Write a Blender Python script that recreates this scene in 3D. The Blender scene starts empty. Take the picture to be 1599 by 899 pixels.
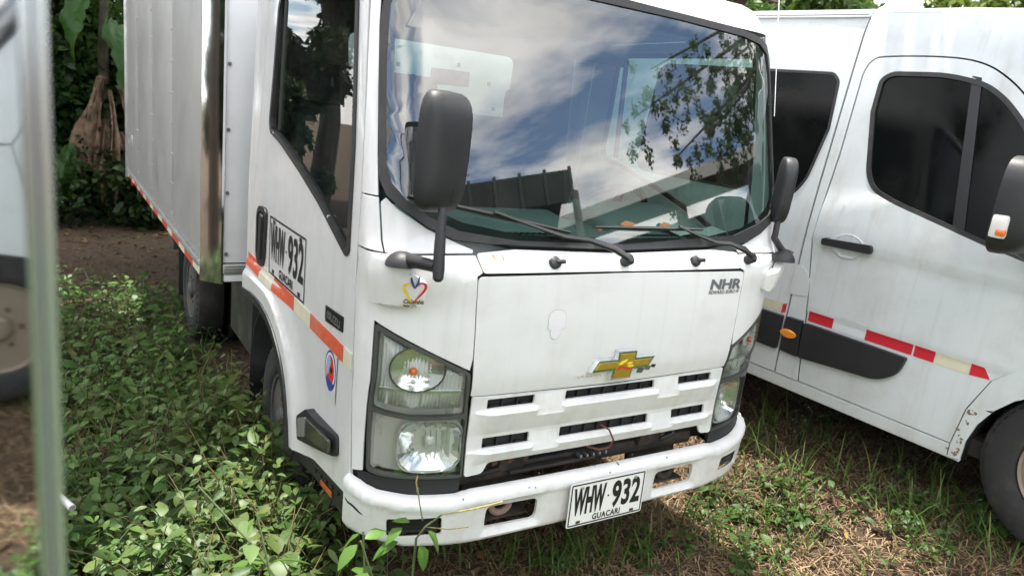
import bpy, bmesh, math, random
import numpy as np
from mathutils import Vector, Matrix
R = math.radians
rnd = random.Random(7)
SC = bpy.context.scene
COL = SC.collection

# ---------------------------------------------------------------- camera
CAMP = Vector((-1.594, -1.818, 1.724)); YAW, PIT, ROL = R(32.557), R(12.704), R(6.128)
fw = Vector((math.sin(YAW)*math.cos(PIT), math.cos(YAW)*math.cos(PIT), -math.sin(PIT)))
r0 = Vector((math.cos(YAW), -math.sin(YAW), 0)); u0 = r0.cross(fw)
rv = r0*math.cos(ROL)+u0*math.sin(ROL); uv = u0*math.cos(ROL)-r0*math.sin(ROL)
cam = bpy.data.cameras.new('camera'); camo = bpy.data.objects.new('camera', cam); COL.objects.link(camo)
m = Matrix.Identity(4)
for i in range(3):
    m[i][0], m[i][1], m[i][2], m[i][3] = rv[i], uv[i], -fw[i], CAMP[i]
camo.matrix_world = m
cam.sensor_width = 36; cam.lens = 1140.65*36/1599; cam.clip_start = .02; cam.clip_end = 400
cam.dof.use_dof = True; cam.dof.focus_distance = 2.7; cam.dof.aperture_fstop = 4.0
SC.camera = camo
# ---------------------------------------------------------------- world, sun, exposure
SUN = Vector((.03, .20, 1.0)).normalized()          # direction towards the sun
elev = math.asin(SUN.z); azim = math.atan2(SUN.x, SUN.y)
W = bpy.data.worlds.new('World'); SC.world = W; W.use_nodes = True
nt = W.node_tree; nt.nodes.clear()
def N(t, **kw):
    n = nt.nodes.new(t)
    for k, v in kw.items(): setattr(n, k, v)
    return n
out = N('ShaderNodeOutputWorld'); bg = N('ShaderNodeBackground'); bg.inputs['Strength'].default_value = .12
sky = N('ShaderNodeTexSky', sky_type='NISHITA', sun_disc=False, sun_elevation=elev, sun_rotation=azim, air_density=1.0, dust_density=.6, ozone_density=1.5)
tc = N('ShaderNodeTexCoord'); sep = N('ShaderNodeSeparateXYZ')
nt.links.new(tc.outputs['Generated'], sep.inputs[0])
# clouds: the direction is laid on a flat cloud deck (x/z, y/z)
mz = N('ShaderNodeMath', operation='MAXIMUM'); mz.inputs[1].default_value = .06; nt.links.new(sep.outputs['Z'], mz.inputs[0])
dx = N('ShaderNodeMath', operation='DIVIDE'); dy = N('ShaderNodeMath', operation='DIVIDE')
nt.links.new(sep.outputs['X'], dx.inputs[0]); nt.links.new(mz.outputs[0], dx.inputs[1])
nt.links.new(sep.outputs['Y'], dy.inputs[0]); nt.links.new(mz.outputs[0], dy.inputs[1])
cmb = N('ShaderNodeCombineXYZ'); nt.links.new(dx.outputs[0], cmb.inputs[0]); nt.links.new(dy.outputs[0], cmb.inputs[1])
cn = N('ShaderNodeTexNoise'); cn.inputs['Scale'].default_value = 1.15; cn.inputs['Detail'].default_value = 9; cn.inputs['Roughness'].default_value = .56; cn.inputs['Distortion'].default_value = .35
cmap = N('ShaderNodeMapping'); cmap.inputs['Location'].default_value = (3.3, 4.9, 0); nt.links.new(cmb.outputs[0], cmap.inputs[0]); nt.links.new(cmap.outputs[0], cn.inputs['Vector'])
cr = N('ShaderNodeValToRGB'); cr.color_ramp.elements[0].position = .38; cr.color_ramp.elements[1].position = .55
nt.links.new(cn.outputs['Fac'], cr.inputs[0])
cn2 = N('ShaderNodeTexNoise'); cn2.inputs['Scale'].default_value = 1.7; cn2.inputs['Detail'].default_value = 6; nt.links.new(cmb.outputs[0], cn2.inputs['Vector'])
cr2 = N('ShaderNodeValToRGB'); cr2.color_ramp.elements[0].position = .3; cr2.color_ramp.elements[1].position = .7
cr2.color_ramp.elements[0].color = (5.0, 5.0, 5.0, 1); cr2.color_ramp.elements[1].color = (13.0, 12.7, 12.2, 1)
nt.links.new(cn2.outputs['Fac'], cr2.inputs[0])
mx = N('ShaderNodeMixRGB'); nt.links.new(cr.outputs[0], mx.inputs[0]); nt.links.new(sky.outputs[0], mx.inputs[1]); nt.links.new(cr2.outputs[0], mx.inputs[2])
nt.links.new(mx.outputs[0], bg.inputs['Color']); nt.links.new(bg.outputs[0], out.inputs[0])
sl = bpy.data.lights.new('sun', 'SUN'); sl.energy = 3.0; sl.angle = R(.5); sl.color = (1, .95, .86)
so = bpy.data.objects.new('sun', sl); COL.objects.link(so); so.rotation_euler = (-SUN).to_track_quat('-Z', 'Y').to_euler()
SC.view_settings.view_transform = 'Standard'; SC.view_settings.look = 'None'; SC.view_settings.gamma = 1
SC.view_settings.use_curve_mapping = False; SC.view_settings.exposure = 1.75
SC.cycles.use_denoising = True
SC.cycles.max_bounces = 8; SC.cycles.transparent_max_bounces = 16; SC.cycles.caustics_reflective = False; SC.cycles.caustics_refractive = False
SC.cycles.sample_clamp_indirect = 6

# ---------------------------------------------------------------- materials
MATS = {}
def bsdf(name):
    m_ = bpy.data.materials.new(name); m_.use_nodes = True
    t = m_.node_tree; return m_, t, t.nodes['Principled BSDF']
def mat(name, col, rough=.5, metal=0, coat=0, spec=.5, var=0, vscale=8, bump=0, bscale=60, dirt=None, dirt_amt=.4, dscale=3, emit=None, streak=0):
    if name in MATS: return MATS[name]
    m_, t, b = bsdf(name); L = t.links.new
    b.inputs['Base Color'].default_value = (*col, 1); b.inputs['Roughness'].default_value = rough; b.inputs['Metallic'].default_value = metal
    b.inputs['Coat Weight'].default_value = coat; b.inputs['Coat Roughness'].default_value = .06; b.inputs['Specular IOR Level'].default_value = spec
    tcn = t.nodes.new('ShaderNodeTexCoord'); src = tcn.outputs['Object']
    csock = None
    if var:
        n = t.nodes.new('ShaderNodeTexNoise'); n.inputs['Scale'].default_value = vscale; n.inputs['Detail'].default_value = 6; L(src, n.inputs['Vector'])
        r = t.nodes.new('ShaderNodeMapRange'); r.inputs[1].default_value = .3; r.inputs[2].default_value = .7; r.inputs[3].default_value = 1-var; r.inputs[4].default_value = 1+var; L(n.outputs['Fac'], r.inputs[0])
        mm = t.nodes.new('ShaderNodeMixRGB'); mm.blend_type = 'MULTIPLY'; mm.inputs[0].default_value = 1; mm.inputs[1].default_value = (*col, 1); L(r.outputs[0], mm.inputs[2]); csock = mm.outputs[0]
    if dirt:
        n = t.nodes.new('ShaderNodeTexNoise'); n.inputs['Scale'].default_value = dscale; n.inputs['Detail'].default_value = 9; n.inputs['Roughness'].default_value = .65; L(src, n.inputs['Vector'])
        r = t.nodes.new('ShaderNodeMapRange'); r.inputs[1].default_value = .48; r.inputs[2].default_value = .75; r.inputs[3].default_value = 0; r.inputs[4].default_value = dirt_amt; L(n.outputs['Fac'], r.inputs[0])
        mm = t.nodes.new('ShaderNodeMixRGB'); mm.inputs[1].default_value = (*col, 1); mm.inputs[2].default_value = (*dirt, 1); L(r.outputs[0], mm.inputs[0])
        if csock: L(csock, mm.inputs[1])
        csock = mm.outputs[0]
        r2 = t.nodes.new('ShaderNodeMapRange'); r2.inputs[1].default_value = .35; r2.inputs[2].default_value = .75; r2.inputs[3].default_value = rough; r2.inputs[4].default_value = min(1, rough+.25); L(n.outputs['Fac'], r2.inputs[0]); L(r2.outputs[0], b.inputs['Roughness'])
    if streak:                                  # rain streaks: noise drawn out downwards
        mp = t.nodes.new('ShaderNodeMapping'); mp.inputs['Scale'].default_value = (26, 26, 1.3); L(src, mp.inputs[0])
        n = t.nodes.new('ShaderNodeTexNoise'); n.inputs['Scale'].default_value = 1; n.inputs['Detail'].default_value = 7; n.inputs['Roughness'].default_value = .6; L(mp.outputs[0], n.inputs['Vector'])
        r = t.nodes.new('ShaderNodeMapRange'); r.inputs[1].default_value = .52; r.inputs[2].default_value = .80; r.inputs[3].default_value = 0; r.inputs[4].default_value = streak; L(n.outputs['Fac'], r.inputs[0])
        mm = t.nodes.new('ShaderNodeMixRGB'); mm.inputs[1].default_value = (*col, 1); mm.inputs[2].default_value = (.40, .36, .30, 1); L(r.outputs[0], mm.inputs[0])
        if csock: L(csock, mm.inputs[1])
        csock = mm.outputs[0]
    if csock: L(csock, b.inputs['Base Color'])
    if bump:
        n = t.nodes.new('ShaderNodeTexNoise'); n.inputs['Scale'].default_value = bscale; n.inputs['Detail'].default_value = 5; L(src, n.inputs['Vector'])
        bp = t.nodes.new('ShaderNodeBump'); bp.inputs['Strength'].default_value = bump; bp.inputs['Distance'].default_value = .004; L(n.outputs['Fac'], bp.inputs['Height']); L(bp.outputs[0], b.inputs['Normal'])
    if emit:
        b.inputs['Emission Color'].default_value = (*emit, 1); b.inputs['Emission Strength'].default_value = 1
    MATS[name] = m_; return m_
def glass_mat(name, tint, ior=1.5, refl=1.0, rib=0, rough=0.0, dust=0.0):
    """clear sheet: tinted see-through with a Fresnel mirror on top"""
    m_, t, b = bsdf(name); t.nodes.remove(b); L = t.links.new
    o = t.nodes['Material Output']
    tr = t.nodes.new('ShaderNodeBsdfTransparent'); tr.inputs[0].default_value = (*tint, 1)
    gl = t.nodes.new('ShaderNodeBsdfGlossy'); gl.inputs['Roughness'].default_value = rough
    fr = t.nodes.new('ShaderNodeLayerWeight'); fr.inputs['Blend'].default_value = .5      # Schlick, the same from both sides of the sheet
    pw = t.nodes.new('ShaderNodeMath'); pw.operation = 'POWER'; pw.inputs[1].default_value = 5; L(fr.outputs['Facing'], pw.inputs[0])
    mu = t.nodes.new('ShaderNodeMath'); mu.operation = 'MULTIPLY_ADD'; r0_ = .08*refl; mu.inputs[1].default_value = 1-r0_; mu.inputs[2].default_value = r0_; mu.use_clamp = True; L(pw.outputs[0], mu.inputs[0])
    ms = t.nodes.new('ShaderNodeMixShader'); L(mu.outputs[0], ms.inputs[0]); L(tr.outputs[0], ms.inputs[1]); L(gl.outputs[0], ms.inputs[2])
    last = ms.outputs[0]
    if dust:
        df = t.nodes.new('ShaderNodeBsdfDiffuse'); df.inputs[0].default_value = (.55, .52, .46, 1)
        tcn = t.nodes.new('ShaderNodeTexCoord'); n = t.nodes.new('ShaderNodeTexNoise'); n.inputs['Scale'].default_value = 4; n.inputs['Detail'].default_value = 10; n.inputs['Roughness'].default_value = .7; L(tcn.outputs['Object'], n.inputs['Vector'])
        r = t.nodes.new('ShaderNodeMapRange'); r.inputs[1].default_value = .4; r.inputs[2].default_value = .8; r.inputs[4].default_value = dust; L(n.outputs['Fac'], r.inputs[0])
        m2 = t.nodes.new('ShaderNodeMixShader'); L(r.outputs[0], m2.inputs[0]); L(last, m2.inputs[1]); L(df.outputs[0], m2.inputs[2]); last = m2.outputs[0]
    if rib:
        tcn = t.nodes.new('ShaderNodeTexCoord'); wv = t.nodes.new('ShaderNodeTexWave'); wv.inputs['Scale'].default_value = rib; wv.bands_direction = 'DIAGONAL' if rib > 90 else 'X'
        L(tcn.outputs['Object'], wv.inputs['Vector'])
        bp = t.nodes.new('ShaderNodeBump'); bp.inputs['Strength'].default_value = .5; bp.inputs['Distance'].default_value = .004; L(wv.outputs['Fac'], bp.inputs['Height']); L(bp.outputs[0], gl.inputs['Normal']); L(bp.outputs[0], fr.inputs['Normal'])
    L(last, o.inputs[0]); MATS[name] = m_; return m_
def leaf_mat(name, cols, trans=.3, rough=.45, hue=.05):
    """foliage: each leaf takes its own tint (random per island)"""
    m_, t, b = bsdf(name); L = t.links.new; o = t.nodes['Material Output']
    g = t.nodes.new('ShaderNodeNewGeometry'); cr_ = t.nodes.new('ShaderNodeValToRGB')
    el = cr_.color_ramp.elements
    while len(el) < len(cols): el.new(.5)
    for i, c in enumerate(cols): el[i].position = i/(len(cols)-1); el[i].color = (*c, 1)
    L(g.outputs['Random Per Island'], cr_.inputs[0])
    b.inputs['Roughness'].default_value = rough; b.inputs['Specular IOR Level'].default_value = .35
    L(cr_.outputs[0], b.inputs['Base Color'])
    tl = t.nodes.new('ShaderNodeBsdfTranslucent'); L(cr_.outputs[0], tl.inputs[0])
    ms = t.nodes.new('ShaderNodeMixShader'); ms.inputs[0].default_value = trans; L(b.outputs[0], ms.inputs[1]); L(tl.outputs[0], ms.inputs[2]); L(ms.outputs[0], o.inputs[0])
    MATS[name] = m_; return m_

WHITE = mat('white_paint', (.75, .745, .745), .30, coat=.55, var=.02, vscale=2, dirt=(.50, .46, .40), dirt_amt=.28, dscale=6, streak=.20)
BUMPW = mat('bumper_paint', (.72, .72, .71), .36, coat=.25, var=.02, dirt=(.40, .33, .25), dirt_amt=.45, dscale=8, streak=.25)
VANW = mat('van_paint', (.66, .695, .71), .30, coat=.55, var=.02, vscale=2, dirt=(.40, .37, .32), dirt_amt=.35, dscale=5, streak=.35)
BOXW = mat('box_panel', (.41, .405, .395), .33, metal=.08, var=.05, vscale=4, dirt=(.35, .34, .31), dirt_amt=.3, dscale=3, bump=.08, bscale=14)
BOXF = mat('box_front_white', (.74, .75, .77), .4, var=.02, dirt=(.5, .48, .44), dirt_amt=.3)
BLACKP = mat('black_plastic', (.018, .018, .02), .5, bump=.15, bscale=300, var=.15)
BLACKS = mat('black_satin', (.012, .012, .013), .32, var=.2)
RUBBER = mat('rubber', (.022, .022, .023), .7, bump=.25, bscale=120, dirt=(.12, .10, .08), dirt_amt=.5, dscale=9)
GASKET = mat('gasket_rubber', (.02, .02, .022), .42, dirt=(.11, .10, .09), dirt_amt=.4, dscale=9)
DARK = mat('dark_void', (.012, .012, .012), .9)
CHASSIS = mat('chassis', (.03, .028, .026), .7, dirt=(.16, .11, .07), dirt_amt=.7, dscale=8, bump=.3, bscale=40)
CHROME = mat('chrome', (.70, .71, .72), .12, metal=1)
REFLECT = mat('reflector_chrome', (.80, .82, .84), .13, metal=.88)
STEEL = mat('polished_steel', (.62, .64, .66), .07, metal=1, bump=.04, bscale=9)
ALU = mat('aluminium', (.6, .61, .61), .38, metal=.9, var=.12, dirt=(.25, .23, .2), dirt_amt=.5)
GALV = mat('dull_aluminium', (.52, .54, .56), .5, metal=.4, var=.08)
RIMP = mat('rim_paint', (.10, .10, .10), .5, metal=.3, dirt=(.22, .17, .12), dirt_amt=.6, dscale=9)
RIMV = mat('van_rim', (.30, .25, .2), .5, metal=.6, dirt=(.2, .13, .08), dirt_amt=.6, dscale=8)
RED = mat('tape_red', (.62, .07, .035), .45, var=.1, vscale=30)
ORNG = mat('tape_orange_red', (.66, .11, .05), .45, var=.12, vscale=30, dirt=(.45, .25, .18), dirt_amt=.5)
CREAM = mat('tape_cream', (.70, .66, .50), .5, var=.06, vscale=20, dirt=(.45, .38, .25), dirt_amt=.4)
TAPEW = mat('tape_white', (.74, .76, .78), .45, var=.04)
PRED = mat('van_tape_red', (.60, .02, .035), .4, var=.08)
PLATEW = mat('plate_white', (.80, .80, .77), .4, dirt=(.5, .46, .4), dirt_amt=.3)
INK = mat('black_ink', (.014, .014, .016), .45)
GREYINK = mat('grey_badge', (.12, .125, .135), .4)
GOLD = mat('gold_badge', (.50, .33, .05), .32, metal=.5, var=.08, vscale=60)
YEL = mat('yellow_mark', (.85, .62, .03), .5)
BLUE = mat('blue_mark', (.03, .06, .28), .5)
REDM = mat('red_mark', (.62, .03, .03), .5)
AMBER = mat('amber_lens', (.80, .25, .01), .25, coat=.6)
AMBBULB = mat('amber_bulb', (.75, .16, .02), .3, coat=.5)
SMOKE = mat('smoked_lens', (.055, .052, .042), .16, coat=.7)
GREYH = mat('headlight_housing', (.74, .75, .76), .35, metal=.15)
BEZEL = mat('headlight_bezel', (.07, .07, .068), .35, coat=.3)
RUST = mat('rust', (.085, .04, .022), .8, var=.3, vscale=30, bump=.4, bscale=80)
DASH = mat('dash_plastic', (.24, .26, .26), .6, bump=.1, bscale=200)
SEAT = mat('seat_cloth', (.035, .038, .045), .85, bump=.2, bscale=200)
PAPER = mat('paper', (.80, .80, .78), .8)
CABIN = mat('cabin_trim', (.16, .17, .17), .8)
WIRE = mat('brown_wire', (.12, .025, .015), .5)
WSG = glass_mat('windscreen_glass', (.48, .65, .60), 1.52, 2.3, rough=.012, dust=.035)
SIDEG = glass_mat('door_glass', (.50, .60, .57), 1.52, 1.1, dust=.05)
LENSR = glass_mat('ribbed_lens', (.88, .90, .88), 1.5, 1.2, rib=38)
LENSC = glass_mat('clear_lens', (.90, .91, .87), 1.5, 1.5)
TINT = mat('tinted_glass', (.004, .005, .005), .04, spec=.16, dirt=(.05, .05, .045), dirt_amt=.12, dscale=3)

# ---------------------------------------------------------------- mesh helpers
def tag(o, label, cat, group=None, kind=None):
    o['label'] = label; o['category'] = cat
    if group: o['group'] = group
    if kind: o['kind'] = kind
    return o
def struct(o): o['kind'] = 'structure'; return o
def stuff(o, label=None, cat=None):
    o['kind'] = 'stuff'
    if label: o['label'] = label; o['category'] = cat
    return o
def empty(name, loc=(0, 0, 0), mw=None):
    o = bpy.data.objects.new(name, None); COL.objects.link(o); o.empty_display_size = .1
    if mw is not None: o.matrix_world = mw
    else: o.location = loc
    return o
def link(name, me, m_, parent=None, smooth=True, ang=35):
    o = bpy.data.objects.new(name, me); COL.objects.link(o)
    if m_ is not None: me.materials.append(m_)
    if parent is not None: o.parent = parent
    if smooth:
        me.polygons.foreach_set('use_smooth', [True]*len(me.polygons)); me.set_sharp_from_angle(angle=R(ang))
    return o
def from_bm(name, bm, m_, parent=None, smooth=True, ang=35):
    me = bpy.data.meshes.new(name); bm.normal_update(); bm.to_mesh(me); bm.free()
    return link(name, me, m_, parent, smooth, ang)
def pyd(name, v, f, m_, parent=None, smooth=True, ang=35):
    me = bpy.data.meshes.new(name); me.from_pydata([tuple(map(float, p)) for p in v], [], f); me.update()
    return link(name, me, m_, parent, smooth, ang)
def bevel(o, w=.004, seg=2, ang=40):
    md = o.modifiers.new('bevel', 'BEVEL'); md.width = w; md.segments = seg; md.limit_method = 'ANGLE'; md.angle_limit = R(ang); md.harden_normals = False
    return o
def box(name, c, s, m_, parent=None, bev=.004, rot=None, taper=None):
    """bevelled block, c centre, s full size; taper scales the top"""
    bm = bmesh.new(); bmesh.ops.create_cube(bm, size=1)
    for v in bm.verts:
        k = 1 if taper is None or v.co.z < 0 else taper
        v.co = Vector((v.co.x*s[0]*k, v.co.y*s[1]*k, v.co.z*s[2]))
    if bev: bmesh.ops.bevel(bm, geom=bm.edges[:], offset=bev, segments=2, affect='EDGES', profile=.6)
    if rot is not None: bmesh.ops.rotate(bm, verts=bm.verts, cent=(0, 0, 0), matrix=rot)
    bmesh.ops.translate(bm, verts=bm.verts, vec=c)
    return from_bm(name, bm, m_, parent)
def tube(name, pts, rad, m_, parent=None, n=8, cap=True, flat=1.0):
    """round rod through pts; rad a number or one per point"""
    pts = [Vector(p) for p in pts]; k = len(pts); rads = rad if hasattr(rad, '__len__') else [rad]*k
    v = []; f = []; prev = None
    for i, p in enumerate(pts):
        t = (pts[min(i+1, k-1)]-pts[max(i-1, 0)]).normalized()
        if prev is None: a = t.orthogonal().normalized()
        else: a = (prev-t*prev.dot(t)).normalized()
        prev = a; b_ = t.cross(a)
        for j in range(n):
            th = 2*math.pi*j/n; v.append(p+a*math.cos(th)*rads[i]+b_*math.sin(th)*rads[i]*flat)
    for i in range(k-1):
        for j in range(n): f.append((i*n+j, i*n+(j+1) % n, (i+1)*n+(j+1) % n, (i+1)*n+j))
    if cap: f.append(tuple(range(n-1, -1, -1))); f.append(tuple(range((k-1)*n, k*n)))
    return pyd(name, v, f, m_, parent)
def lathe(name, prof, m_, parent=None, n=36, mw=None, squash=None):
    """prof (r, h) pairs turned about +X (h along X)"""
    v = []; f = []
    for r_, h in prof:
        for j in range(n):
            th = 2*math.pi*j/n; v.append(Vector((h, r_*math.cos(th), r_*math.sin(th))))
    for i in range(len(prof)-1):
        for j in range(n): f.append((i*n+j, i*n+(j+1) % n, (i+1)*n+(j+1) % n, (i+1)*n+j))
    f.append(tuple(range(n-1, -1, -1))); f.append(tuple(range((len(prof)-1)*n, len(prof)*n)))
    if mw is not None: v = [mw @ p for p in v]
    return pyd(name, v, f, m_, parent)
def rpoly(pts, r=.02, n=4):
    """polygon with rounded corners; r may be a list"""
    o = []; k = len(pts); rs = r if hasattr(r, '__len__') else [r]*k
    for i in range(k):
        p = np.array(pts[i], float); a = np.array(pts[i-1], float)-p; b_ = np.array(pts[(i+1) % k], float)-p
        la, lb = np.hypot(*a), np.hypot(*b_); rr = min(rs[i], la*.45, lb*.45)
        if rr < 1e-4: o.append(tuple(p)); continue
        p0 = p+a/la*rr; p2 = p+b_/lb*rr
        for j in range(n+1):
            t = j/n; o.append(tuple((1-t)**2*p0+2*t*(1-t)*p+t*t*p2))
    return o
def inset_poly(pts, d):
    """move each vertex inward by d (simple mitre)"""
    P = np.array(pts, float); k = len(P)
    area = sum(P[i-1][0]*P[i][1]-P[i][0]*P[i-1][1] for i in range(k)); s = 1 if area > 0 else -1
    o = []
    for i in range(k):
        e1 = P[i]-P[i-1]; e2 = P[(i+1) % k]-P[i]; e1 /= np.hypot(*e1)+1e-9; e2 /= np.hypot(*e2)+1e-9
        n1 = np.array([-e1[1], e1[0]])*s; n2 = np.array([-e2[1], e2[0]])*s; nn = n1+n2; L_ = np.hypot(*nn)
        nn = nn/L_ if L_ > 1e-6 else n1
        o.append(tuple(P[i]+nn*d/max(.5, nn@n1)))
    return o
def skin(name, outer, holes, fn, m_, parent, off=0.0, thick=.006, da=.05, db=.05, xa=(), xb=(), bev=.0015, centre=Vector((0, .9, 1.2)), ang=35, single=False):
    """a sheet cut to a polygon in surface coordinates (a, b), laid on the surface fn(a, b) and given thickness"""
    bm = bmesh.new(); edges = []
    for lp in [outer]+list(holes):
        vs = [bm.verts.new((p[0], p[1], 0)) for p in lp]
        for i in range(len(vs)): edges.append(bm.edges.new((vs[i-1], vs[i])))
    bmesh.ops.triangle_fill(bm, use_beauty=True, use_dissolve=False, edges=edges, normal=(0, 0, 1))
    A = [p[0] for p in outer]; B = [p[1] for p in outer]
    def cuts(lo, hi, d, ex):
        c = list(ex); k = int((hi-lo)/d)
        for i in range(1, k+1): c.append(lo+(hi-lo)*i/(k+1))
        return [x for x in c if lo+1e-4 < x < hi-1e-4]
    for x in cuts(min(A), max(A), da, xa):
        bmesh.ops.bisect_plane(bm, geom=bm.verts[:]+bm.edges[:]+bm.faces[:], dist=1e-5, plane_co=(x, 0, 0), plane_no=(1, 0, 0))
    for x in cuts(min(B), max(B), db, xb):
        bmesh.ops.bisect_plane(bm, geom=bm.verts[:]+bm.edges[:]+bm.faces[:], dist=1e-5, plane_co=(0, x, 0), plane_no=(0, 1, 0))
    bm.verts.ensure_lookup_table(); bm.faces.ensure_lookup_table(); bm.verts.index_update()
    offf = off if callable(off) else (lambda a, b: off)
    e = 2e-3; V = []; V2 = []
    for v in bm.verts:
        a, b = v.co.x, v.co.y
        P = Vector(fn(a, b)); n = (Vector(fn(a+e, b))-Vector(fn(a-e, b))).cross(Vector(fn(a, b+e))-Vector(fn(a, b-e)))
        n.normalize()
        if n.dot(P-centre) < 0: n = -n
        o_ = offf(a, b); V.append(P+n*o_); V2.append(P+n*(o_-thick)); v.normal = n
    nv = len(V); F = []
    nrm = [v.normal.copy() for v in bm.verts]
    flipd = {}
    for fc in bm.faces:
        ids = [v.index for v in fc.verts]
        fnm = (V[ids[1]]-V[ids[0]]).cross(V[ids[2]]-V[ids[0]])
        fl = fnm.dot(nrm[ids[0]]) < 0
        if fl: ids = ids[::-1]
        F.append(tuple(ids))
        if single: continue
        F.append(tuple(i+nv for i in ids[::-1]))
        if any(len(e_.link_faces) == 1 for e_ in fc.edges):
            k = len(ids)
            for i in range(k):
                a, b = ids[i], ids[(i+1) % k]
                ed = bm.edges.get((bm.verts[a], bm.verts[b]))
                if ed and len(ed.link_faces) == 1: F.append((b, a, a+nv, b+nv))
    bm.free()
    o = pyd(name, V if single else V+V2, F, m_, parent, True, ang)
    if bev: bevel(o, bev, 2, 55)
    return o
def text_mesh(txt, size, bold=0.0, xs=1.0, spacing=1.0, align='LEFT', shear=0):
    cu = bpy.data.curves.new('txt', 'FONT'); cu.body = txt; cu.size = size; cu.offset = bold; cu.space_character = spacing; cu.align_x = align; cu.shear = shear; cu.resolution_u = 3
    ob = bpy.data.objects.new('txt', cu); COL.objects.link(ob)
    dg = bpy.context.evaluated_depsgraph_get(); me = bpy.data.meshes.new_from_object(ob.evaluated_get(dg))
    bpy.data.objects.remove(ob); bpy.data.curves.remove(cu)
    for v in me.vertices: v.co.x *= xs
    return me
def decal(name, me, place, m_, parent):
    """lay a flat mesh (x, y) on a surface: place(x, y) -> world point"""
    for v in me.vertices: v.co = Vector(place(v.co.x, v.co.y))
    me.update(); return link(name, me, m_, parent, False)
def poly_decal(name, pts, place, m_, parent, sub=0.0):
    bm = bmesh.new(); vs = [bm.verts.new((p[0], p[1], 0)) for p in pts]
    es = [bm.edges.new((vs[i-1], vs[i])) for i in range(len(vs))]
    bmesh.ops.triangle_fill(bm, use_beauty=True, edges=es, normal=(0, 0, 1))
    me = bpy.data.meshes.new(name); bm.to_mesh(me); bm.free(); return decal(name, me, place, m_, parent)
def stroke(pts, w):
    """outline of a brush stroke of varying width"""
    P = np.array(pts, float); k0 = len(P); ts = np.linspace(0, k0-1, 8*(k0-1)+1); Q = []
    for t_ in ts:
        i = min(int(t_), k0-2); f_ = t_-i; p0, p1, p2, p3 = P[max(i-1, 0)], P[i], P[i+1], P[min(i+2, k0-1)]
        Q.append(.5*((2*p1)+(-p0+p2)*f_+(2*p0-5*p1+4*p2-p3)*f_**2+(-p0+3*p1-3*p2+p3)*f_**3))
    P = np.array(Q); k = len(P); Lp = []; Rp = []
    for i in range(k):
        t = P[min(i+1, k-1)]-P[max(i-1, 0)]; t /= np.hypot(*t)+1e-9; n = np.array([-t[1], t[0]])
        ww = w*math.sin(math.pi*(.12+.82*i/(k-1))); Lp.append(tuple(P[i]+n*ww)); Rp.append(tuple(P[i]-n*ww))
    return Lp+Rp[::-1]
def cray(px, py, d):
    x, y = (px-799.5)/1140.65, -(py-449.5)/1140.65; return CAMP+(rv*x+uv*y+fw)*d
# ---------------------------------------------------------------- cab surface (truck frame = world: x lateral, y rearwards, z up)
def tab(t): 
    xs = [p[0] for p in t]; ys = [p[1] for p in t]; return lambda z: float(np.interp(z, xs, ys))
FT = tab([(.3, 0), (.55, -.015), (.75, -.012), (.9, -.022), (.95, -.035), (1.12, -.035), (1.22, -.03), (1.28, -.024), (1.312, -.012), (1.33, .005), (1.355, .036), (2.17, .24), (2.24, .29), (2.29, .39), (2.31, .6)])
WT = tab([(.3, .85), (.6, .86), (1.3, .862), (2.17, .842), (2.24, .80), (2.29, .73), (2.31, .66)])
DT = tab([(1.2, .17), (1.36, .10), (2.1, .10)]); XT = tab([(1.2, .46), (1.36, .74), (2.1, .72)])
_pc = {}
def plan(z):
    k = round(z, 3)
    if k not in _pc:
        w = WT(k); xa = XT(k); x = w*np.sin(np.linspace(0, np.pi/2, 160)); t = np.clip((x-xa)/(w-xa), 0, 1)
        y = FT(k)+.02*x*x+DT(k)*(1-np.sqrt(np.maximum(0, 1-t*t)))
        x = np.append(x, w); y = np.append(y, y[-1]+2.2)
        s = np.concatenate([[0], np.cumsum(np.hypot(np.diff(x), np.diff(y)))]); _pc[k] = (x, y, s)
    return _pc[k]
def _S(u, k):
    x, y, s = plan(k); a = abs(u); X = float(np.interp(a, s, x)); return (X if u > 0 else -X, float(np.interp(a, s, y)))
def S(u, z):
    k = math.floor(z*50)/50; t = (z-k)*50; p = _S(u, k); q = _S(u, k+.02)
    return Vector((p[0]*(1-t)+q[0]*t, p[1]*(1-t)+q[1]*t, z))
def u_of_y(yy, z):
    x, y, s = plan(z); return float(np.interp(yy, y[60:], s[60:]))
def Sside(sg):
    """door map: (y, z) on the side of the cab, sg -1 = the side towards the camera"""
    def f(y_, z):
        k = math.floor(z*50)/50; t = (z-k)*50
        x1 = float(np.interp(y_, plan(k)[1][60:], plan(k)[0][60:])); x2 = float(np.interp(y_, plan(k+.02)[1][60:], plan(k+.02)[0][60:]))
        return Vector((sg*(x1*(1-t)+x2*t), y_, z))
    return f
def Sn(fn, a, b, off, centre=Vector((0, .9, 1.2))):
    e = 2e-3; P = Vector(fn(a, b)); n = (Vector(fn(a+e, b))-Vector(fn(a-e, b))).cross(Vector(fn(a, b+e))-Vector(fn(a, b-e))).normalized()
    if n.dot(P-centre) < 0: n = -n
    return P+n*off
YS = tab([(.45, .134), (.637, .142), (.913, .158), (1.3, .176), (1.5, .185), (1.665, .206), (2.007, .27), (2.17, .30)])  # door seam
def uD(z): return u_of_y(YS(z), z)
def mir(pts, sg): return [(sg*p[0], p[1]) for p in pts]

T = empty('box_truck'); tag(T, 'white cab-over box truck with rusty windscreen frame and plate WHW 932', 'truck')
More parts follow.
